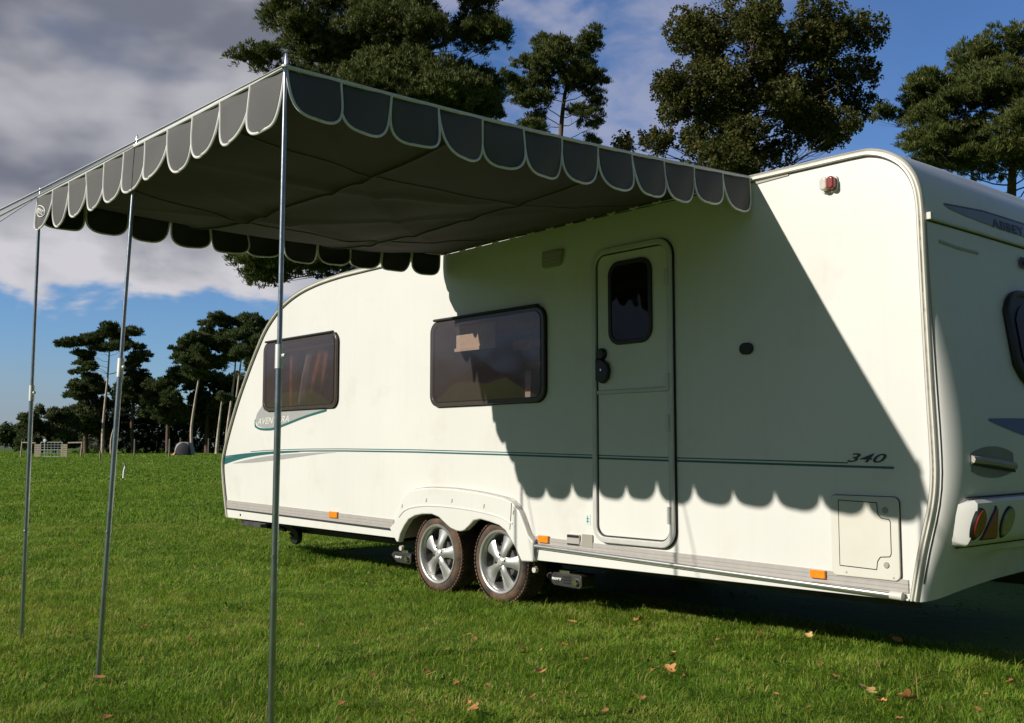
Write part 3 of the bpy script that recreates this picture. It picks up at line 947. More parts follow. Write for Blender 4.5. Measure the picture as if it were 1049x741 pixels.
st = MB().box((-2.234, -.002, .566), (-2.192, .001, .630)).build('sticker', M['sticker'], car, bevel=0)
q = MB(); q.box((-2.216, -.0026, .575), (-2.211, -.0018, .62)); q.box((-2.226, -.0026, .60), (-2.20, -.0018, .604)); q.box((-2.226, -.0026, .585), (-2.20, -.0018, .589)); q.build('sticker_mark', M['teal'], st)
# service hatch
HX0, HZ0, HX1, HZ1 = -.556, .418, -.200, .806
hf_ = MB().ring(rrect(HX0, HZ0, HX1, HZ1, .030), rrect(HX0 + .006, HZ0 + .006, HX1 - .006, HZ1 - .006, .026), -.006, .001).build('service_hatch', M['seal'], car)
hp_out = rrect(HX0 + .003, HZ0 + .003, HX1 - .003, HZ1 - .003, .028)
MB().prism(hp_out, -.016, -.001).build('hatch_frame', M['hatchc'], hf_, bevel=.005)
lid = [(-.508, .470), (-.318, .466), (-.312, .505), (-.298, .525), (-.250, .53), (-.243, .545), (-.243, .690), (-.250, .700), (-.285, .703), (-.304, .720), (-.309, .775), (-.508, .780)]
MB().prism(lid, -.0175, -.008).build('hatch_lid', M['hatchc'], hf_, bevel=.003)
q = MB()
for a, b in zip(lid, lid[1:] + lid[:1]): q.tube([(a[0], -.0165, a[1]), (b[0], -.0165, b[1])], .0022, 5)
q.build('lid_gap', M['seal'], hf_)
for z in (.742, .490):
    MB().lathe([(0, -.021), (.012, -.021), (.015, -.017), (.015, -.012)], (-.268, 0, z), 18).build('hatch_lock', M['vent'], hf_)
q = MB(); q.lathe([(0, -.0175), (.005, -.0175), (.006, -.015)], (-.475, 0, .440), 8); q.lathe([(0, -.0175), (.005, -.0175), (.006, -.015)], (-.235, 0, .435), 8); q.build('hatch_screw', M['band'], hf_)

# stripes and lettering on the side
def decal(top, bot, name, m, y=-.0018, parent=None):
    """thin film between two polylines (x,z)"""
    vs = []; fs = []
    for a, b in zip(top, bot): vs += [(a[0], y, a[1]), (b[0], y, b[1])]
    for i in range(len(top) - 1): fs.append((2 * i, 2 * i + 2, 2 * i + 3, 2 * i + 1))
    return MB().add(vs, fs).build(name, M[m], parent or car, smooth=None)
def ln(pts, n): return catmull(pts, n)
def stripe_z(x):
    return np.interp(x, [-7.18, -6.7, -6.2, -5.6, -5., -4, -3, -2.4, -1.5, -.22], [.944, .975, .994, 1.004, 1.006, 1.000, .985, .974, .958, .938])
def stripe_segments(z_off, half, m, name, x0=-7.15, x1=-.225):
    """the stripe stops at the door frame and goes on across the door"""
    for a, b, y in ((x0, DX0 - .006, -.0018), (DX0 + .045, DX1 - .045, -.0148), (DX1 + .008, x1, -.0018)):
        if a >= b: continue
        xs = np.linspace(a, b, 26)
        decal([(x, stripe_z(x) + z_off + half) for x in xs], [(x, stripe_z(x) + z_off - half) for x in xs], name, m, y)
stripe_segments(.0, .0055, 'teal', 'teal_stripe')
stripe_segments(.0165, .003, 'teal', 'thin_stripe', -6.6, -.46)
sw_t = ln([(-7.165, .935), (-6.8, .962), (-6.3, .985), (-5.7, .996)], 6)
sw_b = ln([(-7.172, .865), (-6.8, .925), (-6.3, .970), (-5.7, .994)], 6)
decal(sw_t, sw_b, 'teal_swoosh', 'teal', -.0024)
decal(ln([(-6.95, .886), (-6.5, .936), (-6.0, .972), (-5.35, .992), (-5.1, .992)], 6), ln([(-6.95, .882), (-6.5, .898), (-6.0, .930), (-5.35, .980), (-5.1, .990)], 6), 'grey_swoosh', 'grey_decal', -.0020)
badge_t = [(-6.515, 1.29), (-6.49, 1.345), (-6.40, 1.41), (-6.352, 1.48), (-6.335, 1.40), (-6.27, 1.350), (-5.8, 1.350), (-5.26, 1.352)]
badge_b = [(-6.515, 1.28), (-6.47, 1.232), (-6.38, 1.214), (-6.30, 1.208), (-6.2, 1.210), (-6.05, 1.224), (-5.75, 1.275), (-5.26, 1.346)]
decal(badge_t, badge_b, 'name_badge', 'grey_decal', -.0020)
bl_ = ln([(-6.520, 1.29), (-6.512, 1.235), (-6.44, 1.208), (-6.30, 1.198), (-6.15, 1.204), (-5.95, 1.238), (-5.6, 1.300), (-5.26, 1.345)], 6)
decal([(x, z + .009) for x, z in bl_], [(x - (.012 if i < 8 else 0), z - .011) for i, (x, z) in enumerate(bl_)], 'badge_edge', 'teal', -.0026)
t = text_mesh('name_lettering', 'AVENTURA', .088, .30, .0008, (1.30, .92), 1.0, .0008)
o = newobj('name_lettering', t, M['white'], car); o.location = (-6.475, -.003, 1.243); o.rotation_euler = (R(90), R(-1.6), 0)
t = text_mesh('number_lettering', '340', .072, .40, .0008, (1.75, .82), 1.02, .0006)
o = newobj('number_lettering', t, M['navy'], car); o.location = (-.472, -.003, .964); o.rotation_euler = (R(90), R(.8), 0)

# rear end fittings, laid on the bowed rear panel
def rear_patch(fn, u0, u1, n, name, m, off=.003, parent=None, label=None):
    """fn(t) -> (y, z_top, z_bot) along t; a film following the rear panel"""
    vs = []; fs = []
    for i in range(n + 1):
        y, za, zb = fn(u0 + (u1 - u0) * i / n)
        for kx in range(4):
            z = za + (zb - za) * kx / 3
            vs.append((rear_x(z, y) + off, y, z))
    for i in range(n):
        for kx in range(3):
            b = i * 4 + kx
            fs.append((b, b + 4, b + 5, b + 1))
    return MB().add(vs, fs).build(name, M[m], parent or car, smooth=60)
def rear_tube(pts, r, name, m, off=.0, parent=None, n=8):
    return MB().tube([(rear_x(z, y) + off, y, z) for y, z in pts], r, n).build(name, M[m], parent or car)
yy = np.linspace(.006, W - .006, 30)
rear_tube([(y, 2.085 - .02 * math.sin(math.pi * y / W)) for y in yy], .009, 'rear_trim', 'trim', .004)
rear_tube([(y, 2.072 - .02 * math.sin(math.pi * y / W)) for y in yy], .0035, 'rear_seam', 'seal', .002)
MB().box((-.028, -.004, 2.072), (-.006, .022, 2.106)).build('trim_end_cap', M['trim'], car, bevel=.003)
MB().tube([(rear_x(z, .002) + .002, .002, z) for z in np.linspace(.42, 2.06, 24)], .003, 6).build('corner_seal', M['seal'], car)
# name decal above the trim
rear_patch(lambda t: (.17 + t * 1.86, 2.168 + .022 * min(1, t * 5) * (1 if t < .8 else (1 - t) / .2), 2.168 - .05 * math.sin(math.pi * min(1, max(0, t))) ** .55), 0, 1, 40, 'rear_decal', 'silver_blue', .004)
rear_patch(lambda t: (.17 + t * 1.86, 2.176 + .022 * min(1, t * 5) * (1 if t < .8 else (1 - t) / .2), 2.168 + .020 * min(1, t * 5) * (1 if t < .8 else (1 - t) / .2)), 0, 1, 40, 'decal_edge', 'navy', .0045)
t = text_mesh('maker_lettering', 'ABBEY', .062, .0, .0004, (1.75, 1.), 1.12, .0012)
for v in t.vertices:
    y = .62 + v.co.x; z = 2.124 + v.co.y
    v.co = (rear_x(z, y) + .0062 + v.co.z, y, z)
newobj('maker_lettering', t, M['navy'], car)
# recessed ridge, high brake light, rear window
rear_tube([(.10, 1.985), (.25, 1.972), (.44, 1.968)], .011, 'rear_ridge', 'band', -.004)
hb_ = rear_patch(lambda t: (.86 + .48 * t, 2.0, 1.945), 0, 1, 8, 'brake_light', 'black', .012)
rear_patch(lambda t: (.89 + .42 * t, 1.985, 1.962), 0, 1, 8, 'brake_lens', 'red', .016, hb_)
rw = rear_patch(lambda t: (.62 + .96 * t, 1.80 - .10 * abs(2 * t - 1) ** 8, 1.33 + .10 * abs(2 * t - 1) ** 8), 0, 1, 24, 'rear_window', 'black', .020)
rear_patch(lambda t: (.68 + .84 * t, 1.75 - .09 * abs(2 * t - 1) ** 8, 1.38 + .09 * abs(2 * t - 1) ** 8), 0, 1, 24, 'pane', 'dark_pane', .026, rw)
pts = [(.62 + .96 * t, 1.80 - .10 * abs(2 * t - 1) ** 8) for t in np.linspace(0, 1, 25)] + [(.62 + .96 * t, 1.33 + .10 * abs(2 * t - 1) ** 8) for t in np.linspace(1, 0, 25)]
MB().tube([(rear_x(z, y) + .012, y, z) for y, z in pts], .020, 8, closed=True).build('window_seal', M['black'], rw)
rear_patch(lambda t: (.30 + .9 * t, 1.165 - .02 * t + .015 * math.sin(3 * t), 1.155 - .085 * math.sin(math.pi * min(.5, t * .8))), 0, 1, 20, 'blue_swoosh', 'blue_decal', .003)
# grab handles, each on a flat film painted with the hollow's shade
for c_ in (.31, W - .31):
    hd = rear_patch(lambda t: (c_ - .18 + .36 * t, .975 + .062 * math.sin(math.pi * (.08 + .84 * t)) ** .5, .955 - .062 * math.sin(math.pi * (.08 + .84 * t)) ** .5), 0, 1, 16, 'grab_handle', 'recess', .002)
    rear_tube([(c_ - .18, .978), (c_ - .06, .970), (c_ + .06, .958), (c_ + .18, .945)], .019, 'handle_bar', 'vent', .004, hd)
    rear_tube([(c_ - .185, .962), (c_ - .06, .946), (c_ + .06, .934), (c_ + .18, .922)], .006, 'handle_gap', 'seal', .006, hd)
# bumper with lamps
vs = []; fs = []; NB = 44; prof_b = [(.0, .795), (.045, .796), (.068, .782), (.074, .75), (.074, .63), (.066, .60), (.045, .586), (.0, .584)]
for i in range(NB + 1):
    y = .062 + (W - .124) * i / NB
    e = min(y - .062, W - .062 - y)
    f = min(1, max(0, e / .06)) ; f = math.sqrt(1 - (1 - f) ** 2) if f < 1 else 1
    arch = .012 * math.sin(math.pi * i / NB)
    for (o_, z) in prof_b:
        vs.append((rear_x(z, y) - .012 + (bump_x(z, y) - rear_x(z, y) + .006 + o_ * .72) * max(.05, f), y, z + arch - (.02 * (1 - f) * (1 if z > .69 else -1))))
n_ = len(prof_b)
for i in range(NB):
    for j in range(n_ - 1):
        fs.append((i * n_ + j, i * n_ + j + 1, (i + 1) * n_ + j + 1, (i + 1) * n_ + j))
fs.append(tuple(range(n_))); fs.append(tuple(NB * n_ + j for j in range(n_)))
bp = MB().add(vs, fs).build('bumper', M['white'], car, smooth=45)
rear_tube([(y, .806 + .012 * math.sin(math.pi * y / W)) for y in np.linspace(.09, W - .09, 24)], .004, 'bumper_seam', 'seal', .010, bp)
rear_tube([(y, .580 + .012 * math.sin(math.pi * y / W)) for y in np.linspace(.09, W - .09, 24)], .004, 'bumper_seam', 'seal', .010, bp)
def lamp(y, z, ry, rz, name, m, tri=False):
    pts = [(y - ry, z - rz), (y + ry, z - rz), (y, z + rz)] if tri else [(y + ry * math.cos(a), z + rz * math.sin(a)) for a in np.linspace(0, 2 * math.pi, 28)[:-1]]
    def lay(sc_, o0, o1, nm_, mm, par):
        cy = sum(p[0] for p in pts) / len(pts); cz = sum(p[1] for p in pts) / len(pts)
        pp = [(cy + (a - cy) * sc_, cz + (b - cz) * sc_) for a, b in pts]
        n = len(pp)
        vs = [(bump_x(b, a) + o0, a, b) for a, b in pp] + [(bump_x(b, a) + o1, cy + (a - cy) * .9, cz + (b - cz) * .9) for a, b in pp]
        fs = [tuple(range(n, 2 * n))] + [(i, (i + 1) % n, n + (i + 1) % n, n + i) for i in range(n)]
        return MB().add(vs, fs).build(nm_, M[mm], par, smooth=30)
    rim_ = lay(1.13, .040, .054, 'lamp_rim', 'black', bp)
    rim_.name = name
    lay(1., .050, .061, 'lens', m, rim_)
for s_ in (1, -1):
    yc = lambda v: v if s_ == 1 else W - v
    lamp(yc(.140), .690, .050, .068, 'tail_lamp', 'red')
    lamp(yc(.262), .690, .062, .072, 'reflector_triangle', 'red', True)
    lamp(yc(.385), .690, .046, .068, 'reversing_lamp', 'olive')

# ------------------------------------------------------------------ SUN CANOPY (in the caravan's frame, but a thing of its own)
can = empty('sun_canopy', ORG, RZ, 'grey fabric sun canopy with scalloped white piped edges, laced to the caravan roof', 'canopy')
A = Vector((-.985, -.024, 2.452)); B = Vector((-3.665, -.024, 2.428))         # on the rail: rear end, front end
P3 = Vector((-1.050, -2.717, 2.396)); P2 = Vector((-2.482, -2.708, 2.428)); P1 = Vector((-3.779, -2.75, 2.422))
def outer(u):                      # u 0 at pole 3, 1 at pole 1
    return P3.lerp(P2, u * 2) if u < .5 else P2.lerp(P1, u * 2 - 1)
NU, NV = 72, 64
vs = []; fs = []
for i in range(NU + 1):
    u = i / NU
    for j in range(NV + 1):
        v = j / NV
        p = A.lerp(B, u).lerp(outer(u), v)
        sag = .135 * math.sin(math.pi * v) ** .9 * (math.sin(math.pi * u) ** .42 if 0 < u < 1 else 0)
        edge = .022 * math.sin(math.pi * v) * (1 if u in (0, 1) else 1)
        wr = .007 * math.sin(9 * u + 5 * v + 2 * math.sin(4 * v)) + .005 * math.sin(31 * v + 3 * math.sin(6 * u)) * math.sin(math.pi * u)
        # taut creases running from the middle pole and the corners
        for (cu, cvv, ang) in ((.5, 1, -.35), (.5, 1, .4), (0, 1, .75), (1, 1, -.75), (.08, 0, -.3), (.9, 0, .3)):
            du = (u - cu) * 1.0; dv_ = (cvv - v) if cvv else v
            dd = du - math.tan(ang) * dv_
            wr -= .016 * math.exp(-(dd / .018) ** 2) * math.sin(math.pi * min(1, dv_ * 1.1)) 
        for v0 in (.36, .69):
            wr -= .012 * math.exp(-((v - v0) / .008) ** 2)
        fade = min(1, v / .06, (1 - v) / .03)
        p = p + Vector((0, 0, -sag - edge + wr * fade))
        vs.append(p)
for i in range(NU):
    for j in range(NV):
        a = i * (NV + 1) + j
        fs.append((a, a + 1, a + NV + 2, a + NV + 1))
rf = MB().add(vs, fs).build('canopy_roof', [M['fabric'], M['fabric_in']], can, smooth=70)
sol = rf.modifiers.new('solid', 'SOLIDIFY'); sol.thickness = .002; sol.offset = 0; sol.material_offset = 1
for v0 in (.36, .69):
    jj = int(round(v0 * NV))
    MB().tube([vs[i * (NV + 1) + jj] + Vector((0, 0, -.004)) for i in range(NU + 1)], .0042, 5).build('roof_seam', M['fabric'], can)
for u0 in (.27, .74):
    ii = int(round(u0 * NU))
    MB().tube([vs[ii * (NV + 1) + j] + Vector((0, 0, -.004)) for j in range(NV + 1)], .0035, 5).build('roof_seam', M['fabric'], can)
rf['label'] = 'sagging grey canopy cloth seen from its shaded underside'
me = rf.data
up = sum(p.normal.z for p in me.polygons) / len(me.polygons)
if up < 0: me.flip_normals()

def edge_pt(which, t):
    """point and outward direction on an edge of the canopy; which: outer / rear / front"""
    if which == 'outer':
        return outer(t) + Vector((0, 0, -.004 * math.sin(2 * math.pi * t) ** 2 - .0)), Vector((0, -1, 0))
    if which == 'rear':
        return P3.lerp(A, t) + Vector((0, 0, -.022 * math.sin(math.pi * t))), Vector((1, 0, 0))
    return P1.lerp(B, t) + Vector((0, 0, -.022 * math.sin(math.pi * t))), Vector((-1, 0, 0))
def flap(which, t0, t1, h, wind, twist, skew, curl):
    NU_, NV_ = 10, 10
    pl, pr = (rnd.choice((2.7, 3.0, 3.4, 2.8, 6.)) for _ in range(2)); ql = rnd.uniform(2.7, 3.4)
    vs = []; outl = {}
    p0, od = edge_pt(which, t0); p1, _ = edge_pt(which, t1)
    ax = p1 - p0; L_ = ax.length
    def pos(a, v):       # a in -1..1 across, v 0..1 down
        tt = max(0, (v - .30) / .70)
        hw = (1 - tt ** ql) ** (1 / (pl if a < 0 else pr)) if tt < 1 else 0
        base = p0.lerp(p1, .5 + .5 * a * (.992 * hw))
        drop = h * v
        out = (wind + twist * a * hw) * v ** 1.3 + curl * math.sin(v * 3.0) * .5 + .006 * math.sin(a * 2.5 + v * 3)
        return base + Vector((0, 0, -drop)) + od * (out + .006) + ax.normalized() * skew * v ** 1.4
    for i in range(NU_ + 1):
        for j in range(NV_ + 1):
            v = math.sin(j / NV_ * math.pi / 2)
            vs.append(pos(-1 + 2 * i / NU_, v))
    fs = []
    for i in range(NU_):
        for j in range(NV_):
            a = i * (NV_ + 1) + j
            fs.append((a, a + 1, a + NV_ + 2, a + NV_ + 1))
    fo = MB().add(vs, fs).build('valance_flap', [M['fabric'], M['flap_back']], can, smooth=70)
    if sum(p.normal.dot(od) * p.area for p in fo.data.polygons) < 0: fo.data.flip_normals()
    s_ = fo.modifiers.new('solid', 'SOLIDIFY'); s_.thickness = .0016; s_.offset = 0; s_.material_offset = 1
    line = [pos(-1, math.sin(j / 16 * math.pi / 2) * .999) for j in range(17)] + [pos(1, math.sin(j / 16 * math.pi / 2) * .999) for j in range(16, -1, -1)]
    MB().tube(line, .0054, 7).build('piping', M['piping'], fo)
    return fo, pos
rnd = random.Random(5)
def run(which, n, h):
    fl = []
    for i in range(n):
        a, b = i / n, (i + 1) / n
        wind = rnd.uniform(.0, .035) if which != 'front' else rnd.uniform(-.01, .03)
        fl.append(flap(which, a + .0006, b - .0006, h * rnd.uniform(.95, 1.05), wind, rnd.uniform(-1, 1) * (.010 if which == 'outer' else .028), rnd.uniform(-1, 1) * (.010 if which == 'outer' else .022), rnd.uniform(-.008, .016)))
    return fl
fo_ = run('outer', 11, .204)
fr_ = run('rear', 12, .184)
ff_ = run('front', 11, .150)
# embroidered maker's mark on the far corner flap
f_, pos = fo_[10]
q = MB()
q.tube([pos(.0 + .68 * math.cos(a), .50 + .15 * math.sin(a) - .13 * math.cos(a)) + Vector((0, -.004, 0)) for a in np.linspace(0, 2 * math.pi, 25)[:-1]], .0032, 5, closed=True)
for cx_ in (-.42, -.2, .02, .24, .44):
    q.tube([pos(cx_ + .08 * math.cos(a), .50 - .19 * (cx_) + .06 * math.sin(a)) + Vector((0, -.004, 0)) for a in np.linspace(.6, 2 * math.pi, 14)], .0034, 5)
q.build('flap_emblem', M['piping'], f_)
# edge tape along the three free edges and lacing along the caravan rail
for wch in ('outer', 'rear', 'front'):
    MB().tube([edge_pt(wch, t)[0] + edge_pt(wch, t)[1] * .008 + Vector((0, 0, .004)) for t in np.linspace(0, 1, 40)], .0082, 8).build('edge_tape', M['piping'], can)
MB().tube([A.lerp(B, t) + Vector((0, .004, .0)) for t in np.linspace(0, 1, 30)], .007, 8).build('rail_cord', M['seal'], can)
q = MB()
for t in np.linspace(.03, .97, 15):
    p = A.lerp(B, t); q.tube([p + Vector((-.03, -.012, -.008)), p + Vector((.0, -.016, -.016)), p + Vector((.03, -.012, -.008))], .007, 6)
q.build('lacing', M['piping'], can)

# poles, each a thing of its own
CWi = CW.inverted()
def pole(top, base_w, joints, label):
    tw = CW @ top
    bw = Vector(base_w)
    root = empty('tent_pole', bw, 0, label, 'pole', 'poles holding up the canopy edge')
    d_ = tw - bw
    L_ = d_.length; dn = d_ / L_
    jz = joints[0]                         # where the thin upper tube starts
    up_ = .055
    MB().tube([dn * -.08, dn * (L_ * jz)], .0118, 14).build('lower_tube', M['steel'], root)
    MB().tube([dn * (L_ * jz - .02), dn * (L_ + .01)], .0090, 14).build('upper_tube', M['steel'], root)
    MB().tube([dn * (L_ * jz - .045), dn * (L_ * jz + .04)], .0148, 14).build('clamp_collar', M['collar'], root)
    MB().tube([dn * (L_ * jz) + Vector((.016, -.012, 0)), dn * (L_ * jz) + Vector((.026, -.020, .0))], .007, 8).build('clamp_knob', M['collar'], root)
    for f in joints[1:]:
        MB().tube([dn * (L_ * f) + Vector((-.004, -.0125, 0)), dn * (L_ * f) + Vector((-.005, -.0165, 0))], .006, 8).build('spring_button', M['chrome'], root)
    MB().tube([dn * (L_ + .0), dn * (L_ + .055), dn * (L_ + .06)], [.0045, .0045, .002], 8).build('spike', M['chrome'], root)
    MB().tube([dn * (L_ + .004), dn * (L_ + .012)], .016, 12).build('top_washer', M['piping'], root)
    return tw
t3 = pole(P3, (-.826, 3.60, 0), (.565, .275), 'tall steel canopy pole nearest the camera, standing upright in front of the caravan')
t2 = pole(P2, (-1.823, 4.61, 0), (.575, .27), 'steel canopy pole leaning a little, between the nearest pole and the far corner one')
t1 = pole(P1, (-2.639, 5.62, 0), (.55, .24), 'thin steel canopy pole at the far corner, beneath the flap with the oval emblem')

def rope(a, b, label):
    q = MB(); n = 24
    q.tube([a.lerp(b, i / n) + Vector((0, 0, -.05 * math.sin(math.pi * i / n))) for i in range(n + 1)], .0032, 6)
    o = q.build('guy_rope', M['rope'], None)
    tag(o, label, 'rope', 'guy ropes pulling on the canopy poles')
def peg(top, dx, dy):
    p = CW @ (top + Vector((dx, dy, 0))); p.z = 0.
    return p
lift = Vector((0, 0, .016))
rope(t3 + lift, peg(P3, -.05, -3.5), 'white guy rope running from the nearest pole top above the lit scallops')
rope(t2 + lift, peg(P2, -.05, -3.5), 'white guy rope pulling outward from the top of the middle leaning pole')
rope(t1 + lift, peg(P1, .0, -3.5), 'white guy rope going straight outward from the far corner pole top')
rope(t1 + lift, peg(P1, -1.0, -2.9), 'lowest white guy rope, sloping forward from the far corner pole top')

# ------------------------------------------------------------------ TREES
def leaf_mesh(name, pos, axis, width_dir, length, width, tint):
    n = len(pos)
    p = np.zeros((n, 4, 3), np.float32)
    l = length[:, None]; w_ = width[:, None]
    p[:, 0] = pos - axis * l * .5
    p[:, 1] = pos + width_dir * w_ * .5
    p[:, 2] = pos + axis * l * .5
    p[:, 3] = pos - width_dir * w_ * .5
    me = bpy.data.meshes.new(name)
    me.vertices.add(4 * n); me.vertices.foreach_set('co', p.ravel())
    me.loops.add(4 * n); me.loops.foreach_set('vertex_index', np.arange(4 * n, dtype=np.int32))
    me.polygons.add(n); me.polygons.foreach_set('loop_start', (np.arange(n) * 4).astype(np.int32))
    me.update(calc_edges=True)
    at = me.attributes.new('tint', 'FLOAT', 'POINT'); at.data.foreach_set('value', np.repeat(tint, 4).astype(np.float32))
    return me
def unit(n):
    v = rng.normal(size=(n, 3)); return v / np.linalg.norm(v, axis=1)[:, None]
def foliage(lobes, tufts_per_m2, tuft_r, leaves, ll, lw, kind):
    """lobes: (centre, (rx,ry,rz)); tufts sit on and inside each lobe, leaves in each tuft"""
    P = []; A_ = []; T = []
    for c, rad in lobes:
        rad = np.array(rad, float)
        area = 4 * np.pi * ((rad[0] * rad[1]) ** 1.6 / 3 + 2 * (rad[0] * rad[2]) ** 1.6 / 3) ** (1 / 1.6)
        nt_ = max(5, int(area * tufts_per_m2))
        d = unit(nt_)
        if kind == 'pine': d[:, 2] = np.where(d[:, 2] < -.25, -d[:, 2] * .6, d[:, 2])
        rr = rng.uniform(.55, 1.06, nt_) ** .6
        tc_ = np.array(c) + d * rad * rr[:, None]
        tr = tuft_r * rng.uniform(.6, 1.35, nt_)
        tt = rng.normal(.5, .16, nt_)
        m = leaves
        dd = unit(nt_ * m)
        if kind == 'pine': dd[:, 2] = np.abs(dd[:, 2]) * .9 - .25
        rl = rng.uniform(.15, 1., nt_ * m) ** .7
        pos = np.repeat(tc_, m, 0) + dd * (np.repeat(tr, m) * rl)[:, None] * np.array([.85, .85, 1.05])
        if kind == 'pine':
            ax = dd * .6 + np.repeat(d, m, 0) * .35 + np.array([0, 0, .6]) + rng.normal(size=dd.shape) * .35
        else:
            ax = rng.normal(size=dd.shape) + np.array([0, 0, -.3])
        ax /= np.linalg.norm(ax, axis=1)[:, None]
        P.append(pos); A_.append(ax); T.append(np.repeat(tt, m) + rng.normal(0, .12, nt_ * m))
    P = np.concatenate(P); A_ = np.concatenate(A_); T = np.concatenate(T)
    n = len(P)
    wd = np.cross(A_, unit(n)); wd /= np.linalg.norm(wd, axis=1)[:, None] + 1e-9
    return P, A_, wd, ll * rng.uniform(.6, 1.3, n), lw * rng.uniform(.7, 1.3, n), np.clip(T, 0, 1)
def limb(q, a, b, r0, r1, bend=.12, n=7):
    a = Vector(a); b = Vector(b); L_ = (b - a).length
    off = Vector((rng.normal(), rng.normal(), rng.normal())) * bend * L_ * .35 + Vector((0, 0, -bend * L_ * .3))
    pts = []; rs = []
    for i in range(n + 1):
        t = i / n
        pts.append(a.lerp(b, t) + off * math.sin(math.pi * t) + Vector((rng.normal(), rng.normal(), rng.normal())) * L_ * .012 * (0 < i < n))
        rs.append(r0 + (r1 - r0) * t)
    q.tube(pts, rs, 7)
    return pts
M['pine'] = leaf_mat('pine_needles', [(0., (.026, .042, .010)), (.4, (.066, .090, .020)), (.7, (.120, .138, .034)), (1., (.19, .18, .06))], .32, rough=.55)
M['pine_far'] = leaf_mat('far_pine_needles', [(0., (.030, .052, .020)), (.4, (.066, .096, .034)), (.7, (.105, .130, .044)), (1., (.16, .17, .06))], .3)
M['oak'] = leaf_mat('oak_leaves', [(0., (.028, .038, .009)), (.4, (.062, .074, .016)), (.7, (.110, .108, .026)), (1., (.18, .14, .042))], .36)
M['shrub'] = leaf_mat('shrub_leaves', [(0., (.020, .036, .011)), (.5, (.045, .070, .018)), (1., (.09, .115, .03))], .3)

F = 1050.; YH = 459.
TILT = math.atan((459 - 370.5) / 1050)
def at(px, py, D):                     # a surveyed bearing and height turned into a point at distance D
    v = -(py - 370.5) / F
    k_ = D / (math.cos(TILT) - v * math.sin(TILT))
    return Vector(((px - 524.5) / F * k_, D, H + (math.sin(TILT) + v * math.cos(TILT)) * k_))
def wx(px, D, py=YH): return at(px, py, D).x
def wzz(py, D): return at(524.5, py, D).z

def tree(name, label, cat, D, base_px, lean_px, lobes_px, trunk, leafm, kind, bark, dens, tuft, leaves, ll, lw, trunk_r, depth=1., group=None, extra_limbs=0, bush=False, grow=1.2, split=1):
    """lobes_px: (px, py, half-width px, half-height px); every lobe also gets depth along the view"""
    base = Vector((wx(base_px, D), D, 0))
    root = empty(name, base, 0, label, cat, group)
    lobes = []
    mains = []
    for i, (px, py, hw, hh) in enumerate(lobes_px):
        r = hw / F * D * grow; rz_ = hh / F * D * grow
        spread = max(abs(px - base_px) / F * D, 1.)
        dy = rng.uniform(-1, 1) * depth * trunk['rad'] / F * D * .8
        c0 = np.array([wx(px, D, py), D + dy, wzz(py, D)]) - np.array(base)
        mains.append((c0, (r, r, rz_)))
        for _s in range(split):
            o_ = unit(1)[0] * np.array([r, r, rz_]) * rng.uniform(.25, .8) if split > 1 else 0
            k_ = rng.uniform(.48, .70) if split > 1 else 1
            lobes.append((c0 + o_, (r * k_, r * k_ * rng.uniform(.85, 1.1), rz_ * k_ * 1.3)))
    # extra lobes behind and before to give the crown its depth
    ex = []
    for (c, rad) in lobes:
        if rng.random() < .75:
            c2 = c.copy(); c2[1] += rng.choice([-1, 1]) * rad[0] * rng.uniform(.9, 1.6); c2[0] += rng.normal() * rad[0] * .25; c2[2] += rng.normal() * rad[2] * .2
            ex.append((c2, tuple(np.array(rad) * rng.uniform(.75, .95))))
    allb = lobes + ex
    q = MB()
    if not bush:
        tp = [Vector((0, 0, -.2))]
        for (px, py) in trunk['path']:
            tp.append(at(px, py, D) - base)
        tpp = [Vector(p) for p in catmull([tuple(p) for p in tp], 5)]
        n = len(tpp)
        q.tube(tpp, [trunk_r * (1 - .72 * (i / (n - 1)) ** 1.1) * (1.25 if i == 0 else 1) for i in range(n)], 10)
        tr = q.build('trunk', M[bark], root, smooth=60)
        q2 = MB()
        for (c, rad) in mains:
            want = c[2] - rad[2] * .4 - .40 * math.hypot(c[0], c[1])
            a = min(tpp[n // 3:], key=lambda p: abs(p.z - want - rng.normal() * .25))
            r0 = max(.025, trunk_r * (.32 if split == 1 else .13))
            e = Vector((c[0], c[1], c[2] - rad[2] * .15))
            pts = limb(q2, a, e, r0, r0 * .3)
            for _ in range(4 + extra_limbs):
                dv_ = unit(1)[0]; e2 = Vector(c) + Vector(dv_ * np.array(rad) * .8)
                limb(q2, pts[rng.integers(3, len(pts))], e2, r0 * .38, r0 * .10, .1, 5)
        if q2.v: q2.build('branches', M['bark_oak'], tr, smooth=60)
    pa = foliage(allb, dens, tuft, leaves, ll, lw, kind)
    newobj('crown', leaf_mesh('crown', *pa), M[leafm], root)
    return root

# big pine behind the canopy
tree('pine_tree', 'huge dense pine rising behind the canopy, its top out of the picture', 'tree', 46, 395, 0,
     [(300, 30, 28, 22), (340, -10, 34, 26), (390, -40, 40, 30), (440, -20, 36, 28), (475, 20, 26, 20), (500, 42, 20, 15), (330, 45, 36, 24), (385, 30, 42, 28), (440, 40, 40, 26),
      (345, 95, 30, 22), (400, 90, 38, 26), (455, 90, 34, 24), (490, 92, 20, 18), (272, 70, 14, 12), (292, 95, 22, 20), (330, 130, 34, 22), (390, 140, 40, 24), (450, 130, 36, 24), (490, 118, 20, 16),
      (300, 165, 30, 22), (360, 180, 40, 24), (430, 180, 40, 24), (275, 215, 30, 22), (330, 225, 40, 22), (400, 230, 40, 22), (258, 262, 18, 16), (276, 286, 24, 14), (310, 268, 30, 16), (350, 285, 26, 14)],
     dict(path=[(395, 330), (388, 220), (392, 120), (400, 30), (398, -40)], rad=70), 'pine', 'pine', 'bark_pine', 5.6, .25, 30, .22, .045, .40, grow=1.5, split=5)
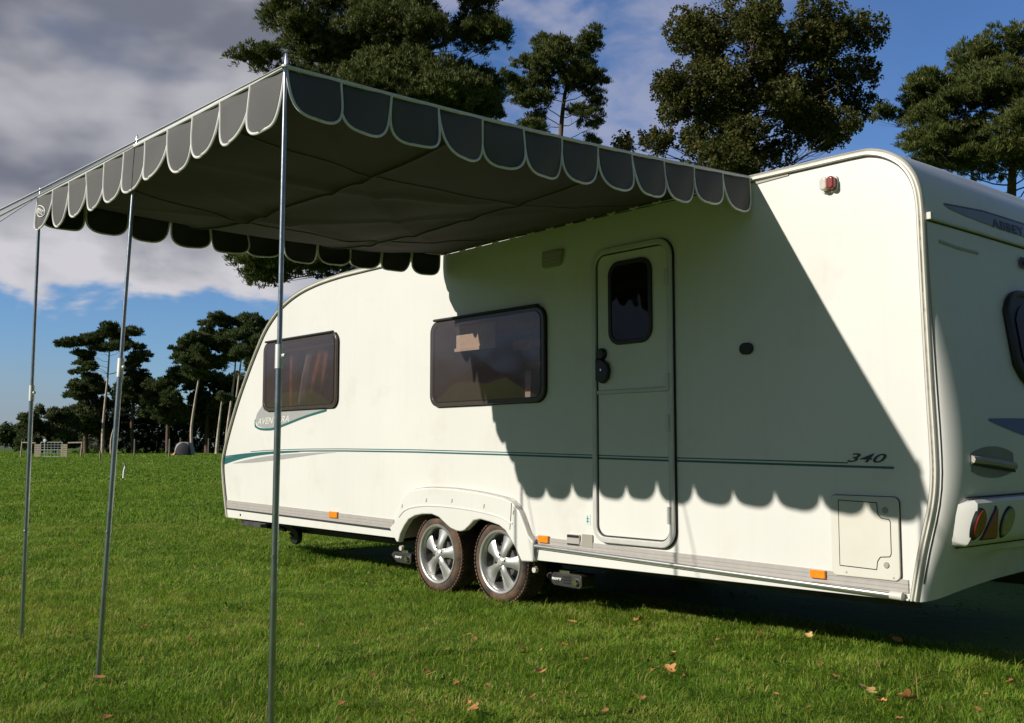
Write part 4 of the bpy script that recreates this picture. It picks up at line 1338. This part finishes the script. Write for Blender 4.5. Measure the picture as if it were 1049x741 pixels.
tree('pine_tree', 'small open pine standing alone in the gap between the biggest pine and the oak', 'tree', 60, 572, 0,
     [(600, 50, 14, 11), (578, 58, 20, 12), (556, 56, 12, 12), (545, 70, 18, 11), (575, 75, 26, 13), (604, 70, 14, 12), (530, 80, 12, 10), (552, 88, 22, 12), (590, 90, 24, 12), (610, 88, 10, 8), (522, 94, 10, 9), (538, 106, 16, 9), (606, 108, 13, 8), (548, 118, 12, 6), (596, 120, 14, 8), (612, 125, 8, 7), (540, 140, 18, 6), (565, 147, 24, 6), (608, 138, 8, 6)],
     dict(path=[(574, 300), (573, 180), (575, 130), (580, 90), (590, 60)], rad=38), 'pine', 'pine', 'bark_pine', 4.8, .27, 26, .23, .050, .24, grow=1.24, split=4)
tree('oak_tree', 'broad leafy oak with bronzing autumn crown above the caravan roof', 'tree', 46, 768, 0,
     [(745, 12, 24, 16), (780, 14, 22, 14), (762, 70, 22, 16), (790, 86, 24, 14), (748, 104, 22, 14), (770, 25, 24, 16), (795, 58, 24, 15), (815, 42, 22, 14), (800, 34, 22, 13), (825, 66, 24, 14), (845, 92, 26, 14), (690, 118, 20, 12), (755, 92, 24, 14), (735, 45, 24, 15), (760, 132, 26, 12), (805, 122, 24, 12), (715, 30, 22, 16), (760, 40, 26, 16), (800, 45, 20, 13), (835, 48, 24, 16), (862, 55, 22, 14), (700, 52, 20, 15), (730, 62, 26, 15), (775, 72, 20, 13), (815, 72, 26, 15), (855, 80, 28, 16), (885, 75, 16, 13),
      (688, 78, 18, 13), (718, 92, 26, 15), (800, 100, 28, 14), (845, 108, 28, 15), (880, 102, 20, 13), (680, 105, 20, 13), (715, 122, 24, 12), (775, 118, 26, 13), (830, 130, 26, 12), (866, 130, 22, 12),
      (650, 136, 14, 9), (672, 146, 18, 9), (700, 148, 22, 10), (740, 150, 30, 14), (785, 150, 26, 12), (845, 148, 16, 8), (720, 178, 30, 12), (770, 180, 30, 14), (700, 200, 30, 14), (800, 200, 34, 16), (745, 215, 34, 16)],
     dict(path=[(768, 330), (766, 230), (762, 160), (768, 100), (770, 55)], rad=80), 'oak', 'oak', 'bark_oak', 6.8, .20, 13, .135, .095, .34, extra_limbs=2, grow=1.24, split=4)
tree('pine_tree', 'dark spreading pine at the right edge, over the rear roof corner', 'tree', 42, 1036, 0,
     [(1030, 55, 24, 14), (1060, 45, 30, 16), (1000, 75, 12, 8), (1022, 78, 26, 13), (1060, 80, 30, 16), (945, 95, 16, 10), (970, 90, 20, 12), (995, 98, 26, 13), (1030, 105, 30, 14), (1070, 112, 28, 16), (925, 105, 10, 8), (950, 112, 20, 8), (985, 122, 24, 10), (945, 130, 18, 9), (1010, 132, 28, 12), (1050, 138, 30, 14), (955, 148, 22, 10), (990, 155, 26, 11), (1030, 160, 30, 13), (1060, 165, 24, 14), (930, 158, 12, 7), (970, 168, 22, 7), (1010, 172, 16, 9), (1042, 185, 16, 9), (1075, 170, 20, 14), (1090, 90, 26, 18), (1100, 140, 26, 18)],
     dict(path=[(1036, 330), (1036, 230), (1037, 180), (1042, 120), (1048, 60)], rad=80), 'pine', 'pine', 'bark_pine', 5.6, .25, 28, .22, .042, .28, grow=1.58, split=4)
tree('pine_tree', 'slim pine trunk with a small tuft, just left of the right edge pine', 'tree', 50, 996, 0,
     [(992, 150, 16, 8), (1004, 160, 14, 7), (985, 170, 12, 6)], dict(path=[(996, 330), (996, 240), (996, 185), (995, 150)], rad=14), 'pine', 'pine', 'bark_pine', 4.4, .26, 26, .22, .045, .17, grow=1.2, split=3)

# far pines along the field edge at left
FD = dict(leafm='pine_far', kind='pine')
def far(name, label, cat, D, bx, lobes, path, tr, bark='bark_pale', dens=1.3, tuft=.62, leaves=26, ll=.62, lw=.17, rad=20, leafm='pine_far', kind='pine', bush=False):
    return tree(name, label, cat, D, bx, 0, lobes, dict(path=path, rad=rad), leafm, kind, bark, dens, tuft, leaves, ll, lw, tr, .9, 'trees along the far edge of the field', 0, bush, 1.22, 1 if bush else 3)
far('pine_tree', 'tall flat topped pine with a bare pale trunk, tallest at the left of the field', 'tree', 190, 105,
    [(70, 355, 11, 4), (85, 350, 14, 5), (98, 347, 13, 5), (118, 337, 9, 4), (128, 340, 14, 4), (140, 344, 9, 3), (110, 347, 14, 6), (88, 363, 12, 5), (84, 370, 8, 5), (104, 358, 10, 5), (130, 357, 14, 4), (150, 364, 9, 3), (139, 370, 9, 4), (126, 375, 10, 3), (95, 376, 8, 4)],
    [(105.5, 440), (107, 420), (110, 390), (112, 360), (112, 345)], .30)
far('pine_tree', 'dark tiered evergreen just left of the tall bare trunk', 'tree', 196, 88,
    [(96, 385, 10, 7), (85, 395, 12, 7), (98, 400, 12, 10), (78, 406, 12, 7), (92, 415, 16, 10), (74, 420, 12, 7), (85, 430, 18, 10), (72, 440, 14, 9), (92, 445, 16, 12)],
    [(88, 440), (90, 410), (92, 385)], .5, 'bark_pine')
far('pine_tree', 'rounded dark pine right of the tall bare trunk, partly behind the leaning pole', 'tree', 196, 138,
    [(130, 388, 10, 7), (142, 392, 12, 9), (128, 400, 12, 10), (148, 402, 12, 12), (136, 412, 14, 12), (122, 416, 8, 10), (152, 418, 8, 12)],
    [(135, 440), (137, 410), (138, 390)], .45, 'bark_pine')
far('pine_tree', 'second pale trunk, leaning, beside the tall flat topped pine', 'tree', 188, 114, [(128, 396, 7, 6), (124, 404, 6, 6)], [(114, 450), (119, 430), (124, 400)], .22)
far('pine_tree', 'broad dark pine in the middle of the far wood', 'tree', 192, 172,
    [(165, 400, 12, 9), (176, 394, 12, 9), (186, 388, 12, 9), (160, 412, 10, 12), (176, 412, 14, 13), (168, 428, 10, 12), (182, 430, 12, 13)], [(172, 440), (174, 415), (176, 395)], .45, 'bark_pine')
far('pine_tree', 'tall pine whose spreading crown starts the right hand wood, pale twin stem', 'tree', 184, 197,
    [(186, 358, 11, 6), (196, 352, 13, 7), (206, 346, 12, 7), (188, 368, 11, 7), (202, 364, 14, 9), (214, 355, 12, 9), (192, 376, 11, 7), (210, 374, 12, 9), (198, 384, 12, 7)],
    [(196, 440), (200, 410), (204, 385), (206, 355)], .28)
far('pine_tree', 'tallest pine of the right hand wood, with a straight pale trunk', 'tree', 186, 231,
    [(214, 338, 12, 7), (226, 333, 12, 7), (240, 330, 13, 7), (222, 346, 13, 9), (238, 344, 14, 9), (228, 358, 13, 9), (244, 358, 13, 9), (234, 370, 12, 9)],
    [(233, 440), (237, 410), (241, 375), (241, 345)], .30)
far('pine_tree', 'pine half hidden behind the caravan nose, forking pale stems', 'tree', 182, 239,
    [(254, 330, 12, 7), (266, 332, 12, 9), (252, 344, 13, 9), (268, 346, 12, 10), (256, 360, 13, 10), (270, 364, 12, 12), (258, 376, 12, 10)],
    [(238, 450), (242, 410), (248, 362), (252, 345)], .28)
far('pine_tree', 'shadowy pine filling in behind the twin stem pine', 'tree', 200, 212,
    [(216, 392, 14, 10), (204, 402, 14, 12), (226, 404, 14, 13), (214, 416, 16, 13), (202, 428, 12, 13), (224, 432, 14, 13), (240, 395, 12, 12), (244, 416, 14, 14)], [(212, 440), (214, 410), (216, 392)], .5, 'bark_pine')
far('pine_tree', 'short pale stump like trunk at the foot of the caravan nose', 'tree', 180, 222, [(228, 410, 8, 7)], [(223, 450), (225, 430), (228, 405)], .34)
far('evergreen_tree', 'low bushy evergreen behind the left half of the goal', 'tree', 176, 34,
    [(33, 424, 5, 6), (36, 432, 8, 7), (28, 438, 9, 7), (38, 446, 12, 9), (26, 450, 10, 9), (30, 456, 14, 9), (44, 455, 10, 9), (16, 455, 8, 7)], [(34, 445), (34, 430)], .3, 'bark_pine')
far('evergreen_tree', 'low dark evergreen behind the right half of the goal', 'tree', 178, 56,
    [(56, 426, 6, 6), (50, 434, 9, 7), (62, 434, 9, 9), (52, 446, 14, 10), (66, 446, 12, 12), (54, 455, 14, 9), (70, 455, 12, 9)], [(56, 445), (56, 430)], .3, 'bark_pine')
for i, (px, label) in enumerate(((100, 'dark undergrowth between the goal and the tall bare trunk'), (134, 'dark undergrowth behind the short white stake'), (166, 'dark undergrowth left of the grey tent'), (200, 'dark undergrowth behind the grey tent'), (238, 'dark undergrowth beside the caravan nose'))):
    far('shrub', label, 'shrub', 202 + 2 * i, px, [(px - 14, 444, 12, 15), (px, 438, 14, 18), (px + 13, 444, 12, 15), (px + 4, 428 + 3 * (i % 2), 10, 10), (px - 9, 430, 8, 8)], [], .1, rad=10, leafm='shrub', kind='oak', dens=.5, bush=True)
# distant hedge on the horizon at the very left
for i, px in enumerate((2, 10, 17)):
    lab = ('faraway dark hedgerow tree at the left picture edge', 'faraway hedgerow tree second from the left edge', 'faraway hedgerow tree nearest the goal')[i]
    tree('hedge_tree', lab, 'tree', 420, px, 0, [(px - 3, 447, 5, 6), (px + 3, 445 + i, 5, 7)], dict(path=[], rad=4), 'shrub', 'oak', 'bark_oak', .22, 1.5, 22, 1.1, .7, .3, .9, 'hedgerow trees on the horizon', 0, True)

# ------------------------------------------------------------------ things out on the field
def ground_at(px, py):
    v = -(py - 370.5) / F; D = -H * (math.cos(TILT) - v * math.sin(TILT)) / (math.sin(TILT) + v * math.cos(TILT)); return Vector((wx(px, D, py), D, 0))
def post(px, yb, yt, r, label, lean=0., m='post'):
    p = ground_at(px, yb); D = p.y
    hgt = (yb - yt) / F * D
    q = MB(); q.tube([(0, 0, -.2), (lean * .5, 0, hgt * .5), (lean, 0, hgt)], [r, r, r * .85], 8)
    o = q.build('fence_post', M[m], None); o.location = p
    tag(o, label, 'post', 'posts standing along the far side of the field')
post(4, 463.5, 454.5, .09, 'weathered wooden post at the far left picture edge')
post(102.5, 471, 462, .075, 'short wooden post below the tall bare trunk')
post(137.5, 468, 450, .085, 'tall wooden post between the leaning pole and the tent')
post(173.3, 469, 450, .085, 'tall wooden post just left of the grey tent')
post(184.3, 465.5, 448.5, .07, 'thin wooden post behind the grey tent')
post(213.3, 465, 449.5, .09, 'wooden post between the tent and the caravan nose')
# white stake
p = ground_at(126.5, 490)
stk = empty('marker_stake', p, 0, 'short pale marker stake leaning in the grass, tuft at its foot', 'stake')
MB().tube([(0, 0, -.1), (.015, 0, .25), (.05, 0, .40)], [.045, .043, .035], 8).build('stake', M['ball'], stk)
MB().tube([(.05, 0, .39), (.0, 0, .56)], [.03, .02], 8).build('stake_tip', M['post'], stk)
# goal with side panels
gp_ = ground_at(52, 468.3); D = gp_.y; s_ = D / F
goal = empty('ball_goal', gp_, 0, 'play goal with grey bars, tan side panels and white round target', 'goal')
def gx(px): return (px - 52) * s_
def gz(py): return (468.3 - py) * s_
def bars(name, segs, r, m):
    q = MB()
    for a, b in segs: q.tube([(gx(a[0]), 0, gz(a[1])), (gx(b[0]), 0, gz(b[1]))], r, 6)
    return q.build(name, M[m], goal)
bars('left_frame', [((21.3, 468.3), (22.3, 452.5)), ((22.3, 453.6), (36, 454.2))], .085, 'panel')
bars('right_frame', [((69, 454.), (83.5, 453.6)), ((83.6, 452.8), (82.4, 468.8))], .085, 'panel')
bars('goal_frame', [((41.6, 453.4), (63.4, 453.4)), ((41.6, 468), (41.6, 453.4)), ((63.4, 468), (63.4, 453.4)), ((41.6, 461.2), (63.4, 461.2)), ((35, 468), (69, 468))], .05, 'goalw')
bars('goal_bars', [((x, 468), (x, 453.4)) for x in (45, 48.5, 52, 55.5, 59)] + [((41.6, y), (63.4, y)) for y in (456, 458.5, 464.5)], .022, 'goalw')
for a, b in ((35, 41.2), (62, 68.6)):
    q = MB(); k_ = 6
    for i in range(k_):
        z0 = gz(468) + (gz(455) - gz(468)) * i / k_; z1 = gz(468) + (gz(455) - gz(468)) * (i + .86) / k_
        q.box((gx(a), -.04, z0), (gx(b), .04, z1))
    q.build('slatted_panel', M['panel'], goal)
MB().lathe([(0, -.1), (.16, -.08), (.2, 0), (.16, .03), (0, .04)], (gx(45.5), -.03, gz(451.6)), 20).build('round_target', M['ball'], goal)
MB().tube([(gx(45.5), 0, 0), (gx(45.5), 0, gz(452.5))], .04, 6).build('target_pole', M['goalw'], goal)
# dome tent
tp_ = ground_at(189, 466.6); D = tp_.y; s_ = D / F
tent = empty('dome_tent', tp_, 0, 'small grey dome tent with dark doorway pitched at the field edge', 'tent')
vs = []; fs = []; NA, NB_ = 28, 10
for j in range(NB_ + 1):
    t = j / NB_; zz = 13.6 * s_ * math.sin(t * math.pi / 2); rr = (1 - t ** 2.2) ** .62 if t < 1 else .0
    for i in range(NA):
        a = 2 * math.pi * i / NA
        sq = 1 / max(abs(math.cos(a)), abs(math.sin(a))) ** .45
        vs.append((10.2 * s_ * rr * math.cos(a) * sq * .93, 10.2 * s_ * rr * math.sin(a) * sq * .93, zz))
for j in range(NB_):
    for i in range(NA):
        fs.append((j * NA + i, j * NA + (i + 1) % NA, (j + 1) * NA + (i + 1) % NA, (j + 1) * NA + i))
MB().add(vs, fs).build('flysheet', M['tentg'], tent, smooth=60)
q = MB(); dv = []; df = []; ND, NH = 12, 10
for j in range(NH + 1):
    t = .78 * j / NH; zz = 13.6 * s_ * math.sin(t * math.pi / 2); rr = (1 - t ** 2.2) ** .62
    for i in range(ND + 1):
        span = .80 * (1 - (j / NH) ** 3 * .75)
        a = -math.pi / 2 + .10 + span * (2 * i / ND - 1)
        sq = 1 / max(abs(math.cos(a)), abs(math.sin(a))) ** .45
        for _o in (1.03,):
            dv.append((10.2 * s_ * rr * math.cos(a) * sq * .93 * _o, 10.2 * s_ * rr * math.sin(a) * sq * .93 * _o, zz + .02))
for j in range(NH):
    for i in range(ND):
        df.append((j * (ND + 1) + i, j * (ND + 1) + i + 1, (j + 1) * (ND + 1) + i + 1, (j + 1) * (ND + 1) + i))
q.add(dv, df).build('doorway', M['tentd'], tent, smooth=60)
MB().add([(-12.6 * s_, -.4, .05), (-7.2 * s_, -1.5, .03), (-6.2 * s_, -1.4, 2.2 * s_), (-8.6 * s_, -.3, 4.0 * s_), (-9.5 * s_, .7, .05)], [(0, 1, 2, 3), (0, 3, 4), (0, 4, 1), (1, 4, 3, 2)]).build('porch_flap', M['tento'], tent, smooth=None)

# ------------------------------------------------------------------ fallen leaves
M['leaf_o'] = mat('orange_leaf', (.50, .24, .075), .7, var=.3, vscale=40)
M['leaf_y'] = mat('yellow_leaf', (.55, .38, .13), .7, var=.25, vscale=40)
M['leaf_b'] = mat('brown_leaf', (.36, .15, .06), .75, var=.3, vscale=40)
def leaf_shape(kind, seed):
    r_ = random.Random(seed); n = 26; out = []
    for i in range(n):
        a = 2 * math.pi * i / n
        if kind == 'lobed': rr = .55 + .45 * abs(math.cos(2.5 * a)) ** .7
        else: rr = .42 / math.sqrt((math.cos(a)) ** 2 * .22 + (math.sin(a)) ** 2)
        rr *= r_.uniform(.93, 1.07)
        out.append((rr * math.cos(a), rr * math.sin(a)))
    vs = []; fs = []
    curl = r_.uniform(.25, .7); tw = r_.uniform(-.4, .4)
    for f in (1., .55):
        for (x, y) in out:
            X_, Y_ = x * f, y * f
            vs.append((X_, Y_, curl * (Y_ * Y_) + tw * X_ * Y_ + .25 * curl * X_ * X_))
    vs.append((0, 0, 0))
    for i in range(n):
        j = (i + 1) % n
        fs += [(i, j, n + j, n + i), (n + i, n + j, 2 * n)]
    q = MB().add(vs, fs)
    q.tube([(-.95, 0, .1), (-.6, 0, .03), (0, 0, .012), (.7, 0, .06)], [.02, .022, .02, .008], 5)
    return q.mesh('leaf', 60)
shapes = {}
for kk in ('lobed', 'oval'):
    for mn in ('leaf_o', 'leaf_y', 'leaf_b'):
        for s in range(2):
            me = leaf_shape(kk, hash((len(kk), mn[-1] == 'o', s)) % 97 + s); me.materials.append(M[mn]); shapes[(kk, mn, s)] = me
def put_leaf(px, py, size, kk, mn, label, stand=.0):
    gpt = ground_at(px, py); D = gpt.y * (H - .035) / H
    o = bpy.data.objects.new('fallen_leaf', shapes[(kk, mn, rnd.randrange(2))]); COL.objects.link(o)
    o.location = (gpt.x * (H - .035) / H, D, .036 + .4 * size * stand)
    o.rotation_euler = (rnd.uniform(-.35, .35) + stand * 1.1, rnd.uniform(-.35, .35), rnd.uniform(0, 6.3))
    o.scale = (size * .76,) * 3
    tag(o, label, 'leaf', 'fallen autumn leaves on the grass')
big = [
    (536, 666, .052, 'lobed', 'leaf_y', 'large curled yellow leaf in the open grass below the wheels', .3),
    (553, 688, .042, 'lobed', 'leaf_o', 'tan lobed leaf lying below and right of the large curled yellow leaf', 0),
    (440, 692, .045, 'oval', 'leaf_o', 'orange brown leaf pair with upturned edge in the grass between nearest pole and wheels', .2),
    (384, 718, .042, 'oval', 'leaf_y', 'pale tan oval leaf closest to the nearest pole', 0),
    (485, 725, .046, 'oval', 'leaf_o', 'flat reddish orange leaf at the bottom edge of the lawn', 0),
    (574, 712, .034, 'oval', 'leaf_b', 'small red brown leaf standing on edge near the bottom middle', .6),
    (887, 707, .062, 'lobed', 'leaf_y', 'biggest golden lobed leaf, in the grass below the service hatch', .1),
    (929, 717, .056, 'lobed', 'leaf_o', 'orange lobed leaf just right of the biggest golden leaf', .2),
    (685, 687, .046, 'lobed', 'leaf_o', 'orange leaf beneath the caravan door, well out on the lawn', .2),
    (828, 652, .036, 'lobed', 'leaf_y', 'yellow leaf at the edge of the caravan shadow, left of the hatch', .1),
    (919, 658, .045, 'oval', 'leaf_o', 'orange leaf standing upright at the shadow edge below the caravan corner', .7),
    (655, 637, .050, 'lobed', 'leaf_o', 'cluster like orange leaf on the grass below the mover box', .3),
    (147, 641, .036, 'oval', 'leaf_o', 'orange leaf in the grass between the two left poles', 0),
    (101, 694, .040, 'oval', 'leaf_b', 'brown leaf lying at the foot of the leaning pole', 0),
    (586, 637, .042, 'oval', 'leaf_o', 'long orange leaf just below the rear wheel', .1),
    (523, 625, .030, 'oval', 'leaf_y', 'small pale leaf right in front of the rear tyre', .0),
    (113, 735, .046, 'lobed', 'leaf_b', 'brown lobed leaf in the bottom left corner of the lawn', 0),
]
for a in big: put_leaf(*a)
small = [(480, 650, 'oval', 'leaf_o'), (625, 641, 'oval', 'leaf_y'), (660, 620, 'oval', 'leaf_o'), (672, 621, 'oval', 'leaf_o'), (648, 642, 'lobed', 'leaf_b'), (475, 682, 'oval', 'leaf_y'), (600, 675, 'oval', 'leaf_b'), (715, 640, 'oval', 'leaf_b'), (700, 692, 'oval', 'leaf_b'),
         (765, 680, 'oval', 'leaf_b'), (850, 692, 'oval', 'leaf_b'), (1000, 682, 'oval', 'leaf_b'), (1010, 711, 'oval', 'leaf_o'), (62, 545, 'oval', 'leaf_y'), (71, 530, 'oval', 'leaf_b'), (215, 600, 'oval', 'leaf_o'), (195, 655, 'oval', 'leaf_b'), (52, 664, 'oval', 'leaf_b'), (236, 660, 'oval', 'leaf_b'), (345, 665, 'oval', 'leaf_o'),
         (420, 728, 'oval', 'leaf_b'), (620, 728, 'oval', 'leaf_o'), (770, 706, 'oval', 'leaf_b'), (560, 650, 'oval', 'leaf_o'), (180, 690, 'oval', 'leaf_b'), (310, 640, 'oval', 'leaf_b'), (690, 668, 'oval', 'leaf_y'), (250, 620, 'oval', 'leaf_b'), (500, 702, 'oval', 'leaf_b'), (735, 655, 'oval', 'leaf_y')]
for _k in range(34):
    small.append((rnd.uniform(330, 1040), 0, rnd.choice(('oval', 'lobed')), rnd.choice(('leaf_b', 'leaf_o', 'leaf_b'))))
    px = small[-1][0]; lo = 628 if px < 600 else 615 + (px - 600) * .17
    small[-1] = (px, rnd.uniform(lo, 738)) + small[-1][2:]
for px, py, kk, mn in small:
    put_leaf(px, py, rnd.uniform(.016, .032), kk, mn, 'small dry leaf lying half sunk between the grass blades')
